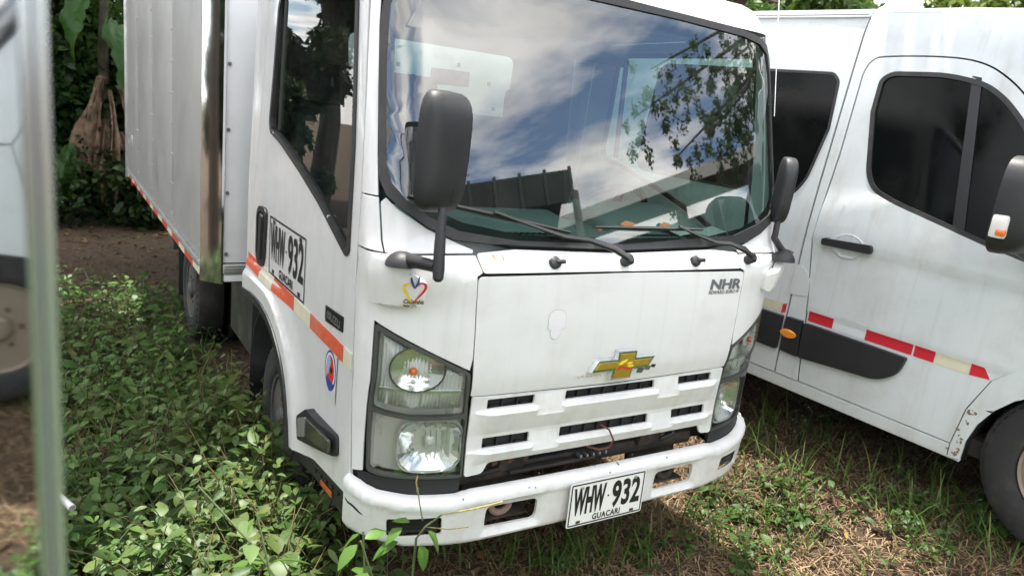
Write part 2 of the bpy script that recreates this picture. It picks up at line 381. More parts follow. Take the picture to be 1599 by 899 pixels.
# ---- dark liner behind the panel gaps, and front panel (hood)
skin('cab_liner', [(-.93, .60), (-.545, .60), (-.545, .895), (.545, .895), (.545, .60), (.93, .60), (.93, 1.34), (-.93, 1.34)], [[(-.87, .645), (-.87, 1.12), (-.56, 1.0), (-.56, .645)], [(.87, .645), (.56, .645), (.56, 1.0), (.87, 1.12)]], S, DARK, T, off=-.014, thick=.004, bev=0)
hood = rpoly([(-.549, .906), (0, .8985), (.549, .906), (.5565, 1.05), (.5635, 1.278), (0, 1.283), (-.5635, 1.278), (-.5565, 1.05)], [.006, 0, .006, 0, .02, 0, .02, 0])
skin('front_panel', hood, [], S, WHITE, T, da=.06, db=.04, bev=.003)
cow = rpoly([(-.545, 1.288), (.545, 1.288), (.556, 1.340), (.42, 1.350), (0, 1.340), (-.42, 1.350), (-.556, 1.340)], [.012, .012, .012, 0, 0, 0, .012])
cowl = skin('cowl_panel', cow, [], S, WHITE, T, da=.06, db=.015, bev=.003)
# rust streaks running down the cowl and from the seams
for (u_, z_, w_, l_) in ((.128, 1.335, .012, .032), (.155, 1.335, .006, .026), (.20, 1.336, .004, .03), (-.50, 1.336, .012, .03), (-.47, 1.336, .005, .02), (.335, 1.318, .05, .004), (.36, 1.312, .008, .02), (.42, 1.335, .006, .02)):
    m_ = mat('rust_stain', (.60, .47, .30), .6, var=.2, vscale=90)
    pts = [(-w_/2, 0), (-w_*.3, -l_*.6), (-w_*.1, -l_), (w_*.15, -l_*.8), (w_*.35, -l_*.95), (w_*.5, -l_*.3), (w_/2, 0)]
    poly_decal('rust_streak', pts, lambda x, y, a=u_, b=z_: Sn(S, a+x, b+y, .0012), m_, cowl)
HL = [(.855, 1.126), (.562, .986), (.549, .834), (.546, .632), (.737, .639), (.809, .645), (.846, .656), (.855, .858)]
for sg in (-1, 1):
    zs = [1.33, 1.25, 1.15, 1.0, .9, .8, .7, .645]
    cp = [(.5655, .9935), (.5592, 1.03), (.5665, 1.280), (.549, 1.289), (.561, 1.335), (.70, 1.334)]+[(uD(z)-.003, z) for z in zs]+[(.8585, .653), (.8605, .858), (.8600, 1.1335)]
    cpn = skin('corner_panel', mir(cp, sg), [], S, WHITE, T, da=.03, db=.04, bev=.003)
    # cowl side piece below the windscreen corner and pillar above
    cs = [(.563, 1.348), (.566, 1.341), (.70, 1.340), (.832, 1.336), (.835, 1.47), (.82, 1.483), (.785, 1.452), (.70, 1.402), (.62, 1.37)]
    skin('cowl_side_panel', mir(cs, sg), [], S, WHITE, T, da=.03, db=.03, bev=.003)
    cs2 = [(.838, 1.336)]+[(uD(z)-.003, z) for z in (1.336, 1.40, 1.482)]+[(.842, 1.482)]
    skin('pillar_foot', mir(cs2, sg), [], S, WHITE, T, da=.03, db=.03, bev=.002)
    pl = [(.843, 1.486)]+[(uD(z)-.003, z) for z in (1.486, 1.6, 1.75, 1.9, 2.05, 2.16)]+[(.80, 2.16), (.815, 2.06), (.825, 1.95), (.833, 1.79), (.841, 1.6)]
    skin('windscreen_pillar', mir(pl, sg), [], S, WHITE, T, da=.03, db=.05, bev=.003)
    # ---- headlight
    h = empty('headlight'); h.parent = T
    cen = Vector((0, .9, 1.0))
    skin('housing_shell', mir(rpoly(HL, .012, 3), sg), [], S, GREYH, h, off=lambda a, b: -.055 if (.6 < abs(a) < .83) else -.03, thick=.004, da=.02, db=.03, bev=0)
    up = rpoly([(.846, 1.108), (.570, .978), (.558, .842), (.728, .841), (.808, .853), (.845, .863)], .010, 3)
    lo = rpoly([(.846, .853), (.808, .843), (.728, .831), (.556, .832), (.553, .640), (.737, .647), (.807, .653), (.840, .664)], .010, 3)
    skin('bezel', mir(rpoly(HL, .012, 3), sg), [mir(up, sg), mir(lo, sg)], S, BEZEL, h, off=.001, thick=.02, da=.03, db=.04, bev=.002)
    skin('upper_lens', mir(inset_poly(up, -.0015), sg), [], S, LENSR, h, off=-.002, thick=.001, single=True, da=.03, db=.04, bev=0)
    skin('lower_lens', mir(inset_poly(lo, -.0015), sg), [], S, LENSC, h, off=-.002, thick=.001, single=True, da=.03, db=.04, bev=0)
    fu = [(.838, 1.088), (.578, .968), (.568, .860), (.728, .858), (.804, .870), (.836, .878)]
    skin('fluted_panel', mir(fu, sg), [], S, GREYH, h, off=lambda a, b: -.022+.0022*math.sin(abs(a)*2*math.pi/.0115), thick=.003, da=.0029, db=.2, bev=0, ang=180)
    skin('reflector_step', mir([(.835, .917), (.57, .912), (.57, .922), (.835, .927)], sg), [], S, REFLECT, h, off=-.012, thick=.03, da=.03, bev=.001)
    for a_ in (.59, .64, .695, .765, .80):
        skin('step_tooth', mir([(a_, .87), (a_+.010, .87), (a_+.006, .908), (a_+.002, .908)], sg), [], S, REFLECT if a_ < .8 else GREYH, h, off=-.02, thick=.012, bev=.001)
    # turn lamp: faceted bowl with amber bulb behind a patterned disc
    cu, cz = .722, .992
    def bowl(ru, rz, depth, rings, seg, face, fn_off, ccu, ccz, clip=None):
        v = []; f = []
        for i in range(rings+1):
            t = i/rings
            for j in range(seg):
                th = 2*math.pi*j/seg; ca, sa = math.cos(th), math.sin(th)
                if clip: ca = math.copysign(abs(ca)**clip, ca); sa = math.copysign(abs(sa)**clip, sa)
                du, dz = ru*t*ca, rz*t*sa
                o_ = fn_off-depth*(1-t*t)+face*(((i+j) % 2)-.5)
                v.append(Sn(S, sg*(ccu+du), ccz+dz, o_))
        for i in range(rings):
            for j in range(seg): f.append((i*seg+j, i*seg+(j+1) % seg, (i+1)*seg+(j+1) % seg, (i+1)*seg+j))
        f.append(tuple(range(seg)))
        return v, f
    v, f = bowl(.082, .070, .020, 14, 44, .0026, -.006, cu, cz); pyd('turn_bowl', v, f, REFLECT, h, ang=5)
    rim = [Sn(S, sg*(cu+.083*math.cos(t)), cz+.071*math.sin(t), -.006) for t in np.linspace(0, 2*math.pi, 41)]; tube('turn_rim', rim, .003, BEZEL, h, 6, cap=False)
    b_ = [Sn(S, sg*(cu+.012), cz-.004, o_) for o_ in (-.02, -.008, -.003, -.001)]
    tube('amber_bulb', b_, [.010, .012, .009, .003], AMBBULB, h, 12)
    
    # main lamp: stepped mirror facets, hooded bulb, frame
    v, f = bowl(.100, .086, .062, 8, 30, .007, -.010, .655, .739, clip=.72); pyd('main_reflector', v, f, REFLECT, h, ang=8)
    v, f = bowl(.098, .083, 0, 1, 26, 0, -.012, .652, .739, clip=.55)
    rim = [Sn(S, sg*(.655+.102*math.copysign(abs(math.cos(t))**.55, math.cos(t))), .739+.085*math.copysign(abs(math.sin(t))**.55, math.sin(t)), -.012) for t in np.linspace(0, 2*math.pi, 49)]
    tube('reflector_rim', rim, .004, GALV, h, 6, cap=False)
    b_ = [Sn(S, sg*.652, .745, o_) for o_ in (-.07, -.035, -.028)]
    tube('bulb_cap', b_, [.018, .018, .008], GREYH, h, 14)
    for k_ in range(6):
        a_ = .575+k_*.018
        tube('reflector_rib', [Sn(S, sg*(a_), .69+.012*k_ % .02, -.03), Sn(S, sg*(a_+.004), .78, -.036)], .0016, REFLECT, h, 5)
    # ---- black filler under headlight
    skin('lamp_filler', mir([(.55, .570), (.72, .574), (.81, .588), (.87, .612), (.885, .650), (.81, .640), (.737, .634), (.55, .627)], sg), [], S, BLACKP, T, off=-.006, thick=.01, da=.03, bev=.002)
    # ---- mirror foot moulding on the corner
    mb = rpoly([(.714, 1.262), (.722, 1.192), (.80, 1.178), (.862, 1.196), (.870, 1.312), (.80, 1.330), (.768, 1.292)], .016, 4)
    def mo(a, b):
        d = max(0, min(1, (abs(a)-.712)/.03)); return .006+.030*min(1, d)*max(0, min(1, (b-1.172)/.02))
    mf = skin('mirror_foot', mir(mb, sg), [], S, WHITE, T, off=mo, thick=.03, da=.012, db=.012, bev=.003)
    P0 = Sn(S, sg*.788, 1.312, .030)
    M = empty('wing_mirror'); M.parent = T
    dm = []; 
    v = []; f = []; n_ = 20
    for i in range(7):
        th = i/6*math.pi/2
        for j in range(n_):
            ph = 2*math.pi*j/n_; v.append(P0+Vector((.047*math.cos(th)*math.cos(ph), .047*math.cos(th)*math.sin(ph), .040*math.sin(th)-.006)))
    for i in range(6):
        for j in range(n_): f.append((i*n_+j, i*n_+(j+1) % n_, (i+1)*n_+(j+1) % n_, (i+1)*n_+j))
    pyd('pivot_dome', v, f, BLACKP, M)
    if sg < 0:
        E1 = cray(684, 436, 1.90); E2 = cray(687, 380, 1.90); E3 = cray(691, 326, 1.91)
        tube('mirror_arm', [P0+Vector((.01, -.01, .010)), P0*.55+E1*.45+Vector((0, 0, .022)), E1+Vector((0, .015, .03))], [.021, .018, .016], BLACKP, M, 12)
        tube('mirror_post', [E1+Vector((0, 0, -.006)), E1, E1*.7+E2*.3, E2, E3], [.008, .014, .0165, .0150, .011], BLACKP, M, 12)
        mc = cray(687, 238, 1.92); sx, sy, sz = .084, .055, .158; rz = R(16)
    else:   # the far mirror turns its edge to the camera
        E1 = cray(1236, 398, 2.86); E2 = cray(1209, 372, 2.84); E3 = cray(1216, 340, 2.84)
        tube('mirror_arm', [P0+Vector((.02, 0, .02)), E1, cray(1222, 392, 2.85), E2, E3], [.016, .015, .014, .013, .011], BLACKP, M, 12)
        mc = cray(1222, 297, 2.84); sx, sy, sz = .034, .070, .128; rz = R(-34)
    # mirror head: rounded shell bulging forwards, flat glass behind
    v = []; f = []; nu, nv_ = 32, 10
    for i in range(nv_+1):
        t = i/nv_; rr = math.sin(t*math.pi/2)**.6; dy_ = -math.cos(t*math.pi/2)**.8
        for j in range(nu):
            th = 2*math.pi*j/nu; c_, s_ = math.cos(th), math.sin(th)
            ex = .42; x_ = math.copysign(abs(c_)**ex, c_)*rr; z_ = math.copysign(abs(s_)**ex, s_)*rr
            x_ *= (1-.07*(z_ < 0)*abs(z_)); v.append(Vector((x_*sx, dy_*sy, z_*sz)))
    for i in range(nv_):
        for j in range(nu): f.append((i*nu+j, i*nu+(j+1) % nu, (i+1)*nu+(j+1) % nu, (i+1)*nu+j))
    f.append(tuple(range(nv_*nu, (nv_+1)*nu))); rm = Matrix.Rotation(rz, 4, 'Z') @ Matrix.Rotation(R(2), 4, 'Y')
    mh = pyd('mirror_head', [mc+(rm @ p) for p in v], f, BLACKP, M, ang=60)
    gl_ = [mc+(rm @ Vector((.86*sx*math.copysign(abs(math.cos(t))**.42, math.cos(t)), .004, .88*sz*math.copysign(abs(math.sin(t))**.42, math.sin(t))))) for t in np.linspace(0, 2*math.pi, 33)[:-1]]
    pyd('mirror_glass', gl_, [tuple(range(32))], CHROME, M)
    if sg < 0:   # service flap line on the shell
        q = [(.010, -.135), (.022, -.052), (.066, -.05)]
        pts = [mc+(rm @ Vector((x_, -sy*1.005*math.sqrt(max(0, 1-(abs(x_)/sx)**5))**.9 if False else -.0505, z_))) for x_, z_ in q]
        tube('flap_groove', pts, .0012, DARK, mh, 5)
# ---- grille panel with its bars, vents and inserts
def bulge(a, b):
    e_ = max(0, min(1, (.538-abs(a))/.07)); e_ = e_*e_*(3-2*e_)
    def bar(z, zt, zb, h_):
        if z >= zt+.010: return 0
        if z >= zt: q_ = (z-zt)/.010; return h_*(1-q_*q_*(3-2*q_))
        if z >= zb: return h_*((z-zb)/(zt-zb))**.8
        return 0
    f1, f2 = bar(b, .846, .772, .022), bar(b, .711, .672, .020)
    if .200 < abs(a) < .315:                 # fillers between the vents slope from the slot down to the bar
        k_ = max(0, min(1, (abs(a)-.200)/.012, (.315-abs(a))/.012))
        if .825 < b < .893: f1 += (.0165*(.893-b)/.068-f1)*k_
        if .695 < b < .757: f2 += (.0125*(.757-b)/.062-f2)*k_
    return .004+(f1+f2)*e_
gr = rpoly([(-.541, .634), (-.480, .640), (-.462, .676), (0, .676), (.462, .676), (.480, .640), (.541, .634), (.543, .902), (0, .894), (-.543, .902)], [.012, .012, .015, 0, .015, .012, .012, .006, 0, .006])
def vents(zt, zb):
    return [rpoly([(a0, zb), (a1, zb), (a1-(.004 if a1 > 0 else 0), zt), (a0, zt)], .004, 2) for a0, a1 in ((-.490, -.318), (-.197, .193), (.306, .482))]
vh = vents(.8915, .859)+vents(.760, .724)
gp = skin('grille_panel', gr, vh, S, BUMPW, T, off=bulge, thick=.008, da=.04, db=.02, xa=(-.315, -.309, -.303, -.212, -.206, -.200, .200, .206, .212, .303, .309, .315), xb=(.695, .825, .672, .676, .69, .700, .706, .711, .714, .717, .721, .772, .78, .80, .82, .835, .840, .846, .849, .852, .856), bev=.0012, ang=28)
for zt, zb, mm_ in ((.8905, .860, GREYINK), (.759, .725, BLACKP)):
    for a0, a1 in ((-.489, -.319), (-.196, .192), (.307, .481)):
        vi = skin('vent_insert', [(a0-.004, zb-.006), (a1+.004, zb-.006), (a1+.004, zt+.006), (a0-.004, zt+.006)], [], S, BLACKP, T, off=-.016, thick=.004, bev=0)
        k_ = max(2, round((a1-a0)/.058))
        for i in range(1, k_):
            a_ = a0+(a1-a0)*i/k_
            skin('vent_rib', [(a_-.002, zb-.004), (a_+.002, zb-.004), (a_+.002, zt+.004), (a_-.002, zt+.004)], [], S, BLACKP, vi, off=-.004, thick=.012, bev=0)
        for a_ in (a0+.03, a1-.03):
            skin('vent_clip', [(a_-.014, zb-.002), (a_+.014, zb-.002), (a_+.014, zb+.005), (a_-.014, zb+.005)], [], S, DARK, vi, off=-.003, thick=.012, bev=0)
# dark gear behind the gap under the grille
box('radiator_support', (0, .16, .60), (1.5, .05, .12), CHASSIS, T, .006)
box('cross_member', (0, .12, .585), (1.05, .10, .05), CHASSIS, T, .008)
box('radiator_core', (0, .24, .80), (1.05, .04, .34), DARK, T, .004)
box('hinge_bracket', (-.33, .055, .632), (.10, .03, .075), CHASSIS, T, .006, Matrix.Rotation(R(18), 3, 'X'))
box('hinge_bracket', (.28, .055, .632), (.10, .03, .075), CHASSIS, T, .006, Matrix.Rotation(R(18), 3, 'X'))
for x_ in (-.42, -.36, -.30, .25, .31): tube('bracket_bolt', [(x_, .028, .655), (x_, .012, .652)], .011, RUST, T, 8)
for k_ in range(5): box('bracket_tooth', (-.05+.028*k_, .045, .606), (.008, .03, .012), ALU, T, .002)
tube('support_hose', [(-.50, .09, .70), (-.505, .06, .645), (-.49, .045, .612), (-.45, .05, .602), (-.36, .06, .604)], .010, BLACKP, T, 8)
tube('coolant_hose', [(.36, .10, .70), (.395, .05, .665), (.39, .04, .63), (.35, .06, .605)], .011, BLACKP, T, 8)
box('support_bar', (-.16, .05, .592), (.36, .03, .012), CHASSIS, T, .003)
tube('loose_wire', [Sn(S, u_, z_, o_) for u_, z_, o_ in ((-.02, .742, .0), (-.005, .735, .03), (.008, .70, .045), (-.002, .672, .04), (-.03, .660, .02), (-.07, .67, .0))], .0035, WIRE, T, 6)
# ---- bumper
ZT = tab([(0, .590), (.5, .590), (.53, .589), (.566, .580), (.706, .584), (.818, .600), (.853, .617), (.91, .629)])
ZB = tab([(0, .402), (.45, .403), (.708, .413), (.85, .445), (.91, .452)])
OB = tab([(-.01, .006), (.0, .008), (.004, .022), (.010, .030), (.030, .038), (.050, .039), (.054, .033), (.16, .031), (.20, .030), (.214, .024), (.222, .010)])
us = np.linspace(-.908, .908, 75)
bo = [(float(u_), ZB(abs(u_))) for u_ in us]+[(float(u_), ZT(abs(u_))) for u_ in us[::-1]]
bh = []
for sg in (-1, 1):
    bh.append(mir(rpoly([(.262, .445), (.459, .449), (.458, .527), (.262, .523)], .022, 4), sg)); bh.append(mir(rpoly([(.604, .460), (.766, .455), (.771, .522), (.610, .524)], .010, 3), sg))
def bof(a, b):
    t = (ZT(abs(a))-b)/(ZT(abs(a))-ZB(abs(a)))*.222
    o_ = OB(t)*(1-.45*max(0, min(1, (abs(a)-.84)/.07)))
    for a0, a1, z0, z1 in ((.262, .459, .445, .527),):     # dished edges round the tow openings
        dx_ = max(a0-abs(a), abs(a)-a1, 0); dz_ = max(z0-b, b-z1, 0); d = math.hypot(dx_, dz_)
        if d < .022: o_ -= .014*(1-d/.022)
    return o_
bp_ = skin('bumper', bo, bh, S, BUMPW, T, off=bof, thick=.010, da=.022, db=.011, bev=.0025, ang=45)
for sg in (-1, 1):
    box('tow_recess', (sg*.36, .115, .486), (.24, .02, .13), CHASSIS, bp_, .004)
    box('tow_floor', (sg*.36, .065, .446), (.185, .10, .006), CHASSIS, bp_, .002)
    tube('tow_eye', [(sg*.37+.035*math.cos(t), .03, .487+.028*math.sin(t)) for t in np.linspace(0, 2*math.pi, 19)], .012, mat('tow_paint', (.30, .20, .16), .7, dirt=(.15, .08, .05), dirt_amt=.7) if sg < 0 else CHASSIS, bp_, 8, cap=False)
    tube('tow_bolt', [(sg*.29 if sg < 0 else .42, .10, .49), (sg*.29 if sg < 0 else .42, .06, .49)], .016, GALV, bp_, 6)
    fb = skin('fog_blank', mir(rpoly([(.609, .465), (.762, .460), (.767, .517), (.615, .519)], .008, 3), sg), [], S, BLACKS, bp_, off=.014, thick=.012, bev=.003)
    for dz in (.475, .490, .504):
        skin('blank_groove', mir([(.62, dz), (.756, dz-.003), (.756, dz), (.62, dz+.003)], sg), [], S, DARK, fb, off=.0155, thick=.004, bev=0)
poly_decal('bumper_scratch', stroke([(-.03, .012), (-.018, .004), (.0, .0), (.02, -.012), (.032, -.018)], .004), lambda x, y: Sn(S, -.868+x, .545+y, bof(-.868+x, .545+y)+.001), INK, bp_)
for k_ in range(9):
    a_, b_ = rnd.uniform(-.8, .7), rnd.uniform(.57, .61)
    poly_decal('paint_chip', [(.004*math.cos(t)*rnd.uniform(.5, 1.2), .003*math.sin(t)*rnd.uniform(.6, 1.3)) for t in np.linspace(0, 6.28, 8)[:-1]], lambda x, y, a=a_, b=b_: Sn(S, a+x, b+y, bof(a+x, b+y)+.0008), GREYINK, bp_)
# ---- plates
def plate(name, w, h, place, parent, scr=True):
    """place(x, y, off): plate frame, x right, y up from the centre"""
    pl = empty(name); pl.parent = parent
    out_ = rpoly([(-w/2, -h/2), (w/2, -h/2), (w/2, h/2), (-w/2, h/2)], .06*h, 4)
    if scr:
        v = [place(x, y, 0) for x, y in out_]+[place(x, y, .003) for x, y in out_]; k = len(out_)
        f = [tuple(range(k, 2*k)), tuple(range(k-1, -1, -1))]+[(i, (i+1) % k, k+(i+1) % k, k+i) for i in range(k)]
        o = pyd('plate_sheet', v, f, PLATEW, pl, ang=30)
    i1 = inset_poly(out_, .028*h); i2 = inset_poly(out_, .058*h); k = len(i1)
    pyd('plate_border', [place(x, y, .0040) for x, y in i1+i2], [(i, (i+1) % k, k+(i+1) % k, k+i) for i in range(k)], INK, pl, False)
    s = h/.16
    t = text_mesh('WHW', .098*s/.72*.72*1.32, (.0058 if scr else .0030)*s, .58, 1.03); xs = [v.co.x for v in t.vertices]; x0, x1 = min(xs), max(xs)
    decal('plate_letters', t, lambda x, y: place((x-x0)/(x1-x0)*.135*s-.146*s*w/.33/s*1.0 if False else (x-x0)/(x1-x0)*.137*(w/.33)-.148*(w/.33), y-.032*s, .0042), INK, pl)
    t = text_mesh('932', .098*s*1.32, (.0044 if scr else .0028)*s, .62, 1.03); xs = [v.co.x for v in t.vertices]; x0, x1 = min(xs), max(xs)
    decal('plate_digits', t, lambda x, y: place((x-x0)/(x1-x0)*.128*(w/.33)+.018*(w/.33), y-.032*s, .0042), INK, pl)
    ds = [(.004*s*math.cos(a), .004*s*math.sin(a)) for a in np.linspace(0, 6.28, 13)[:-1]]
    poly_decal('plate_dot', ds, lambda x, y: place(x+.002*s, y+.012*s, .0042), INK, pl)
    t = text_mesh('GUACARI', .030*s, .0010*s, .88, 1.12); xs = [v.co.x for v in t.vertices]; x0, x1 = min(xs), max(xs)
    decal('plate_town', t, lambda x, y: place((x-x0)/(x1-x0)*.122*(w/.33)-.058*(w/.33), y-.066*s, .0042), INK, pl)
    for sx_ in (-1, 1):
        for sy_ in (-1, 1):
            if scr and sy_ > 0: tube('plate_screw', [place(sx_*.118, sy_*.062, 0), place(sx_*.118, sy_*.062, .007)], .006, ALU, pl, 8)
            else:
                hw, hh = (.009*w/.33, .005*s)
                poly_decal('plate_slot', [(-hw, -hh), (hw, -hh), (hw, hh), (-hw, hh)], lambda x, y: place(x+sx_*.118*(w/.33), y+sy_*.064*s, .0042), RUST if scr else INK, pl)
    return pl
plate('front_plate', .334, .165, lambda x, y, o: Vector((.008+x, -.0665-o-.000*y, .486+y-.006*0)), T)
SL = Sside(-1); SRt = Sside(1)
plate('door_plate_marking', .530, .250, lambda x, y, o: Sn(SL, .940-x, 1.138+y, o-.0015), T, scr=False)
# ---- emblem
def arc_bow(scale, du=0):
    return [(-.142*scale, -.020*scale), (-.050*scale, -.020*scale), (-.050*scale, -.052*scale), (.046*scale, -.052*scale), (.046*scale, -.020*scale), (.112*scale, -.020*scale), (.145*scale, .026*scale), (.056*scale, .026*scale), (.056*scale, .052*scale), (-.034*scale, .052*scale), (-.034*scale, .026*scale), (-.110*scale, .026*scale)]
E_ = empty('bowtie_emblem'); E_.parent = T
bowp = arc_bow(1.0); bowi = inset_poly(bowp, .0085)
def prism(name, pts, z0, z1, place, m_, parent, ins=0):
    top = inset_poly(pts, ins) if ins else pts; k = len(pts)
    bm = bmesh.new(); vs = [bm.verts.new((p[0], p[1], 0)) for p in top]; es = [bm.edges.new((vs[i-1], vs[i])) for i in range(k)]
    bmesh.ops.triangle_fill(bm, use_beauty=True, edges=es, normal=(0, 0, 1)); bm.verts.index_update()
    F = [tuple(v.index for v in f_.verts) for f_ in bm.faces]; bm.free()
    v = [place(x, y, z1) for x, y in top]+[place(x, y, z0) for x, y in pts]
    F += [(i, (i+1) % k, k+(i+1) % k, k+i) for i in range(k)]
    o = pyd(name, v, F, m_, parent, True, 20)
    bm = bmesh.new(); bm.from_mesh(o.data); bmesh.ops.recalc_face_normals(bm, faces=bm.faces); bm.to_mesh(o.data); bm.free()
    return o
ep = lambda x, y, o: Sn(S, .010+x, .972+y+x*.0, o)
prism('emblem_frame', bowp, .0, .018, ep, CHROME, E_, .005)
prism('emblem_face', inset_poly(bowp, .012), .010, .0205, ep, GOLD, E_, .001)
for pts, m_ in (([(-.03, .004), (-.012, .016), (.008, .021), (.014, .018), (.004, .010), (-.014, .002)], YEL), ([(.005, .004), (.02, .010), (.034, .010), (.036, .004), (.022, .001)], YEL), ([(.012, -.003), (.028, 0), (.042, -.003), (.04, -.008), (.02, -.008)], YEL), ([(-.036, -.014), (-.02, -.002), (.0, -.004), (.02, -.010), (.04, -.012), (.02, -.015), (-.01, -.010)], REDM)):
    poly_decal('emblem_sticker', pts, lambda x, y: ep(x, y, .0212), m_, E_)
for k_, (a_, w_) in enumerate(((.108, .034), (.140, .028), (.164, .022))):
    poly_decal('leftover_glue', [(-w_/2, -.010+.004*k_), (w_/2*.6, -.014+.004*k_), (w_/2, .006), (-w_/2*.8, .008)], lambda x, y, a=a_: Sn(S, a+x, .938+y+(a-.1)*.16, .0012), BLACKP if k_ == 2 else GREYINK, E_)
for k_ in range(6):
    a_ = -.172+.018*k_; poly_decal('adhesive_trace', stroke([(0, 0), (.010, .006), (.016, -.004)], .0014), lambda x, y, a=a_: Sn(S, a+x, .931+y+.004*(rnd.random()), .0012), mat('adhesive', (.55, .36, .26), .7), E_)
# ---- model lettering and the pale skull-shaped sticker
t = text_mesh('NHR', .052, .0022, 1.25, .96, shear=.12); xs = [v.co.x for v in t.vertices]; xa_, xb_ = min(xs), max(xs)
decal('model_lettering', t, lambda x, y: Sn(S, .388+(x-xa_)/(xb_-xa_)*.165, 1.216+y*.95, .0012), GREYINK, T)
t = text_mesh('REWARD EURO IV', .018, .0005, 1.2, 1.0, shear=.12); xs = [v.co.x for v in t.vertices]; xc_, xd_ = min(xs), max(xs)
decal('grade_lettering', t, lambda x, y: Sn(S, .384+(x-xc_)/(xd_-xc_)*.166, 1.198+y*1.0, .0012), GREYINK, T)
sk = [(.0, .045), (.018, .042), (.030, .030), (.034, .012), (.030, -.004), (.034, -.010), (.026, -.017), (.020, -.018), (.018, -.034), (.008, -.045), (-.004, -.050), (-.016, -.044), (-.022, -.032), (-.020, -.020), (-.030, -.016), (-.034, -.008), (-.030, -.002), (-.034, .014), (-.028, .034), (-.014, .043)]
o_ = poly_decal('skull_sticker_edge', [(x*1.05, y*1.04) for x, y in sk], lambda x, y: Sn(S, -.274+x, 1.126+y, .0008), mat('sticker_edge', (.52, .50, .50), .6), T)
poly_decal('skull_sticker', sk, lambda x, y: Sn(S, -.274+x, 1.126+y, .0014), mat('sticker_white', (.76, .74, .76), .5), T)
# ---- heart sticker and script on the camera-side mirror foot
hp = lambda x, y: Sn(S, -.748+x, 1.222+y, .0385)
H_ = empty('heart_sticker'); H_.parent = T
hp2 = lambda x, y: Sn(S, -(.752-x*.80), 1.246+y*.82, .0378)
for pts, m_, w_ in (([(-.006, -.034), (-.016, -.018), (-.028, .0), (-.034, .016), (-.028, .029), (-.016, .030), (-.009, .020)], YEL, .0046), ([(-.016, .044), (-.009, .032), (-.001, .014)], BLUE, .0042), ([(.010, .046), (.006, .032), (.0, .014)], BLUE, .0036), ([(.004, -.034), (.018, -.014), (.029, .004), (.034, .020), (.028, .033), (.015, .034), (.008, .022)], REDM, .0044)):
    poly_decal('heart_stroke', stroke(pts, w_), hp2, m_, H_)
for tx, y_, w_ in (('Colombia', -.040, .066), ('pasión', -.056, .042)):
    t = text_mesh(tx, .020, .0009, .8, 1.0, shear=.3); xs = [v.co.x for v in t.vertices]; xe, xf = min(xs), max(xs)
    decal('heart_script', t, lambda x, y, y_=y_, w_=w_, xe=xe, xf=xf: hp2((x-xe)/(xf-xe)*w_-.030, y+y_), mat('script_ink', (.16, .10, .02), .5), H_)
# ---- windscreen
def half(pts): return [(-a, b) for a, b in pts]+[(a, b) for a, b in pts[::-1] if a > 0]
go = half([(.0001, 1.345), (.42, 1.356), (.62, 1.374), (.70, 1.406), (.782, 1.458), (.817, 1.490), (.834, 1.53), (.837, 1.6), (.829, 1.79), (.818, 1.97), (.80, 2.06), (.765, 2.115), (.70, 2.142), (.58, 2.153), (.0001, 2.160)])
gi = half([(.0001, 1.386), (.40, 1.392), (.59, 1.424), (.69, 1.462), (.748, 1.505), (.785, 1.555), (.795, 1.62), (.788, 1.80), (.780, 1.96), (.765, 2.04), (.735, 2.08), (.67, 2.100), (.57, 2.108), (.0001, 2.114)])
def ded(p):
    o = []
    for q in p:
        if not o or math.hypot(q[0]-o[-1][0], q[1]-o[-1][1]) > .003: o.append(q)
    if math.hypot(o[0][0]-o[-1][0], o[0][1]-o[-1][1]) < .003: o.pop()
    return o
go, gi = ded(go), ded(gi)
ws = empty('windscreen'); ws.parent = T
gm_ = [((a[0]+b[0])/2, (a[1]+b[1])/2) for a, b in zip(go, gi)]
skin('windscreen_gasket', go, [gm_], S, GASKET, ws, off=.010, thick=.02, da=.05, db=.05, bev=.005)
skin('black_border', [(a*.5+c*.5, b*.5+d*.5) for (a, b), (c, d) in zip(go, gm_)], [gi], S, BLACKS, ws, off=.001, thick=.002, da=.05, db=.05, bev=0)
skin('windscreen_pane', gm_, [], S, WSG, ws, off=.004, thick=.0015, single=True, da=.06, db=.06, bev=0)
# ---- roof: rings of the plan curve closed at the back
zr = [2.158, 2.18, 2.21, 2.24, 2.265, 2.285, 2.30, 2.309]
v = []; f = []; nr = 0
for z in zr:
    x, y, s = plan(z); uu = np.concatenate([np.linspace(0, s[-2], 22), s[-2]+np.linspace(.05, 1.62-y[-2], 8)])
    ring = [S(-a, z) for a in uu[::-1]]+[S(a+1e-6, z) for a in uu[1:]]; ring[0].y = ring[-1].y = 1.62-.25*max(0, z-2.2)
    nr = len(ring); v += ring
for i in range(len(zr)-1):
    for j in range(nr): f.append((i*nr+j, i*nr+(j+1) % nr, (i+1)*nr+(j+1) % nr, (i+1)*nr+j))
f.append(tuple(range((len(zr)-1)*nr, len(zr)*nr)))
pyd('cab_roof', v, f, WHITE, T, ang=50)
tube('antenna_mast', [cray(1209, 182, 2.98), cray(1214, 60, 2.98), cray(1220, -90, 2.98)], .0018, CHROME, T, 6)
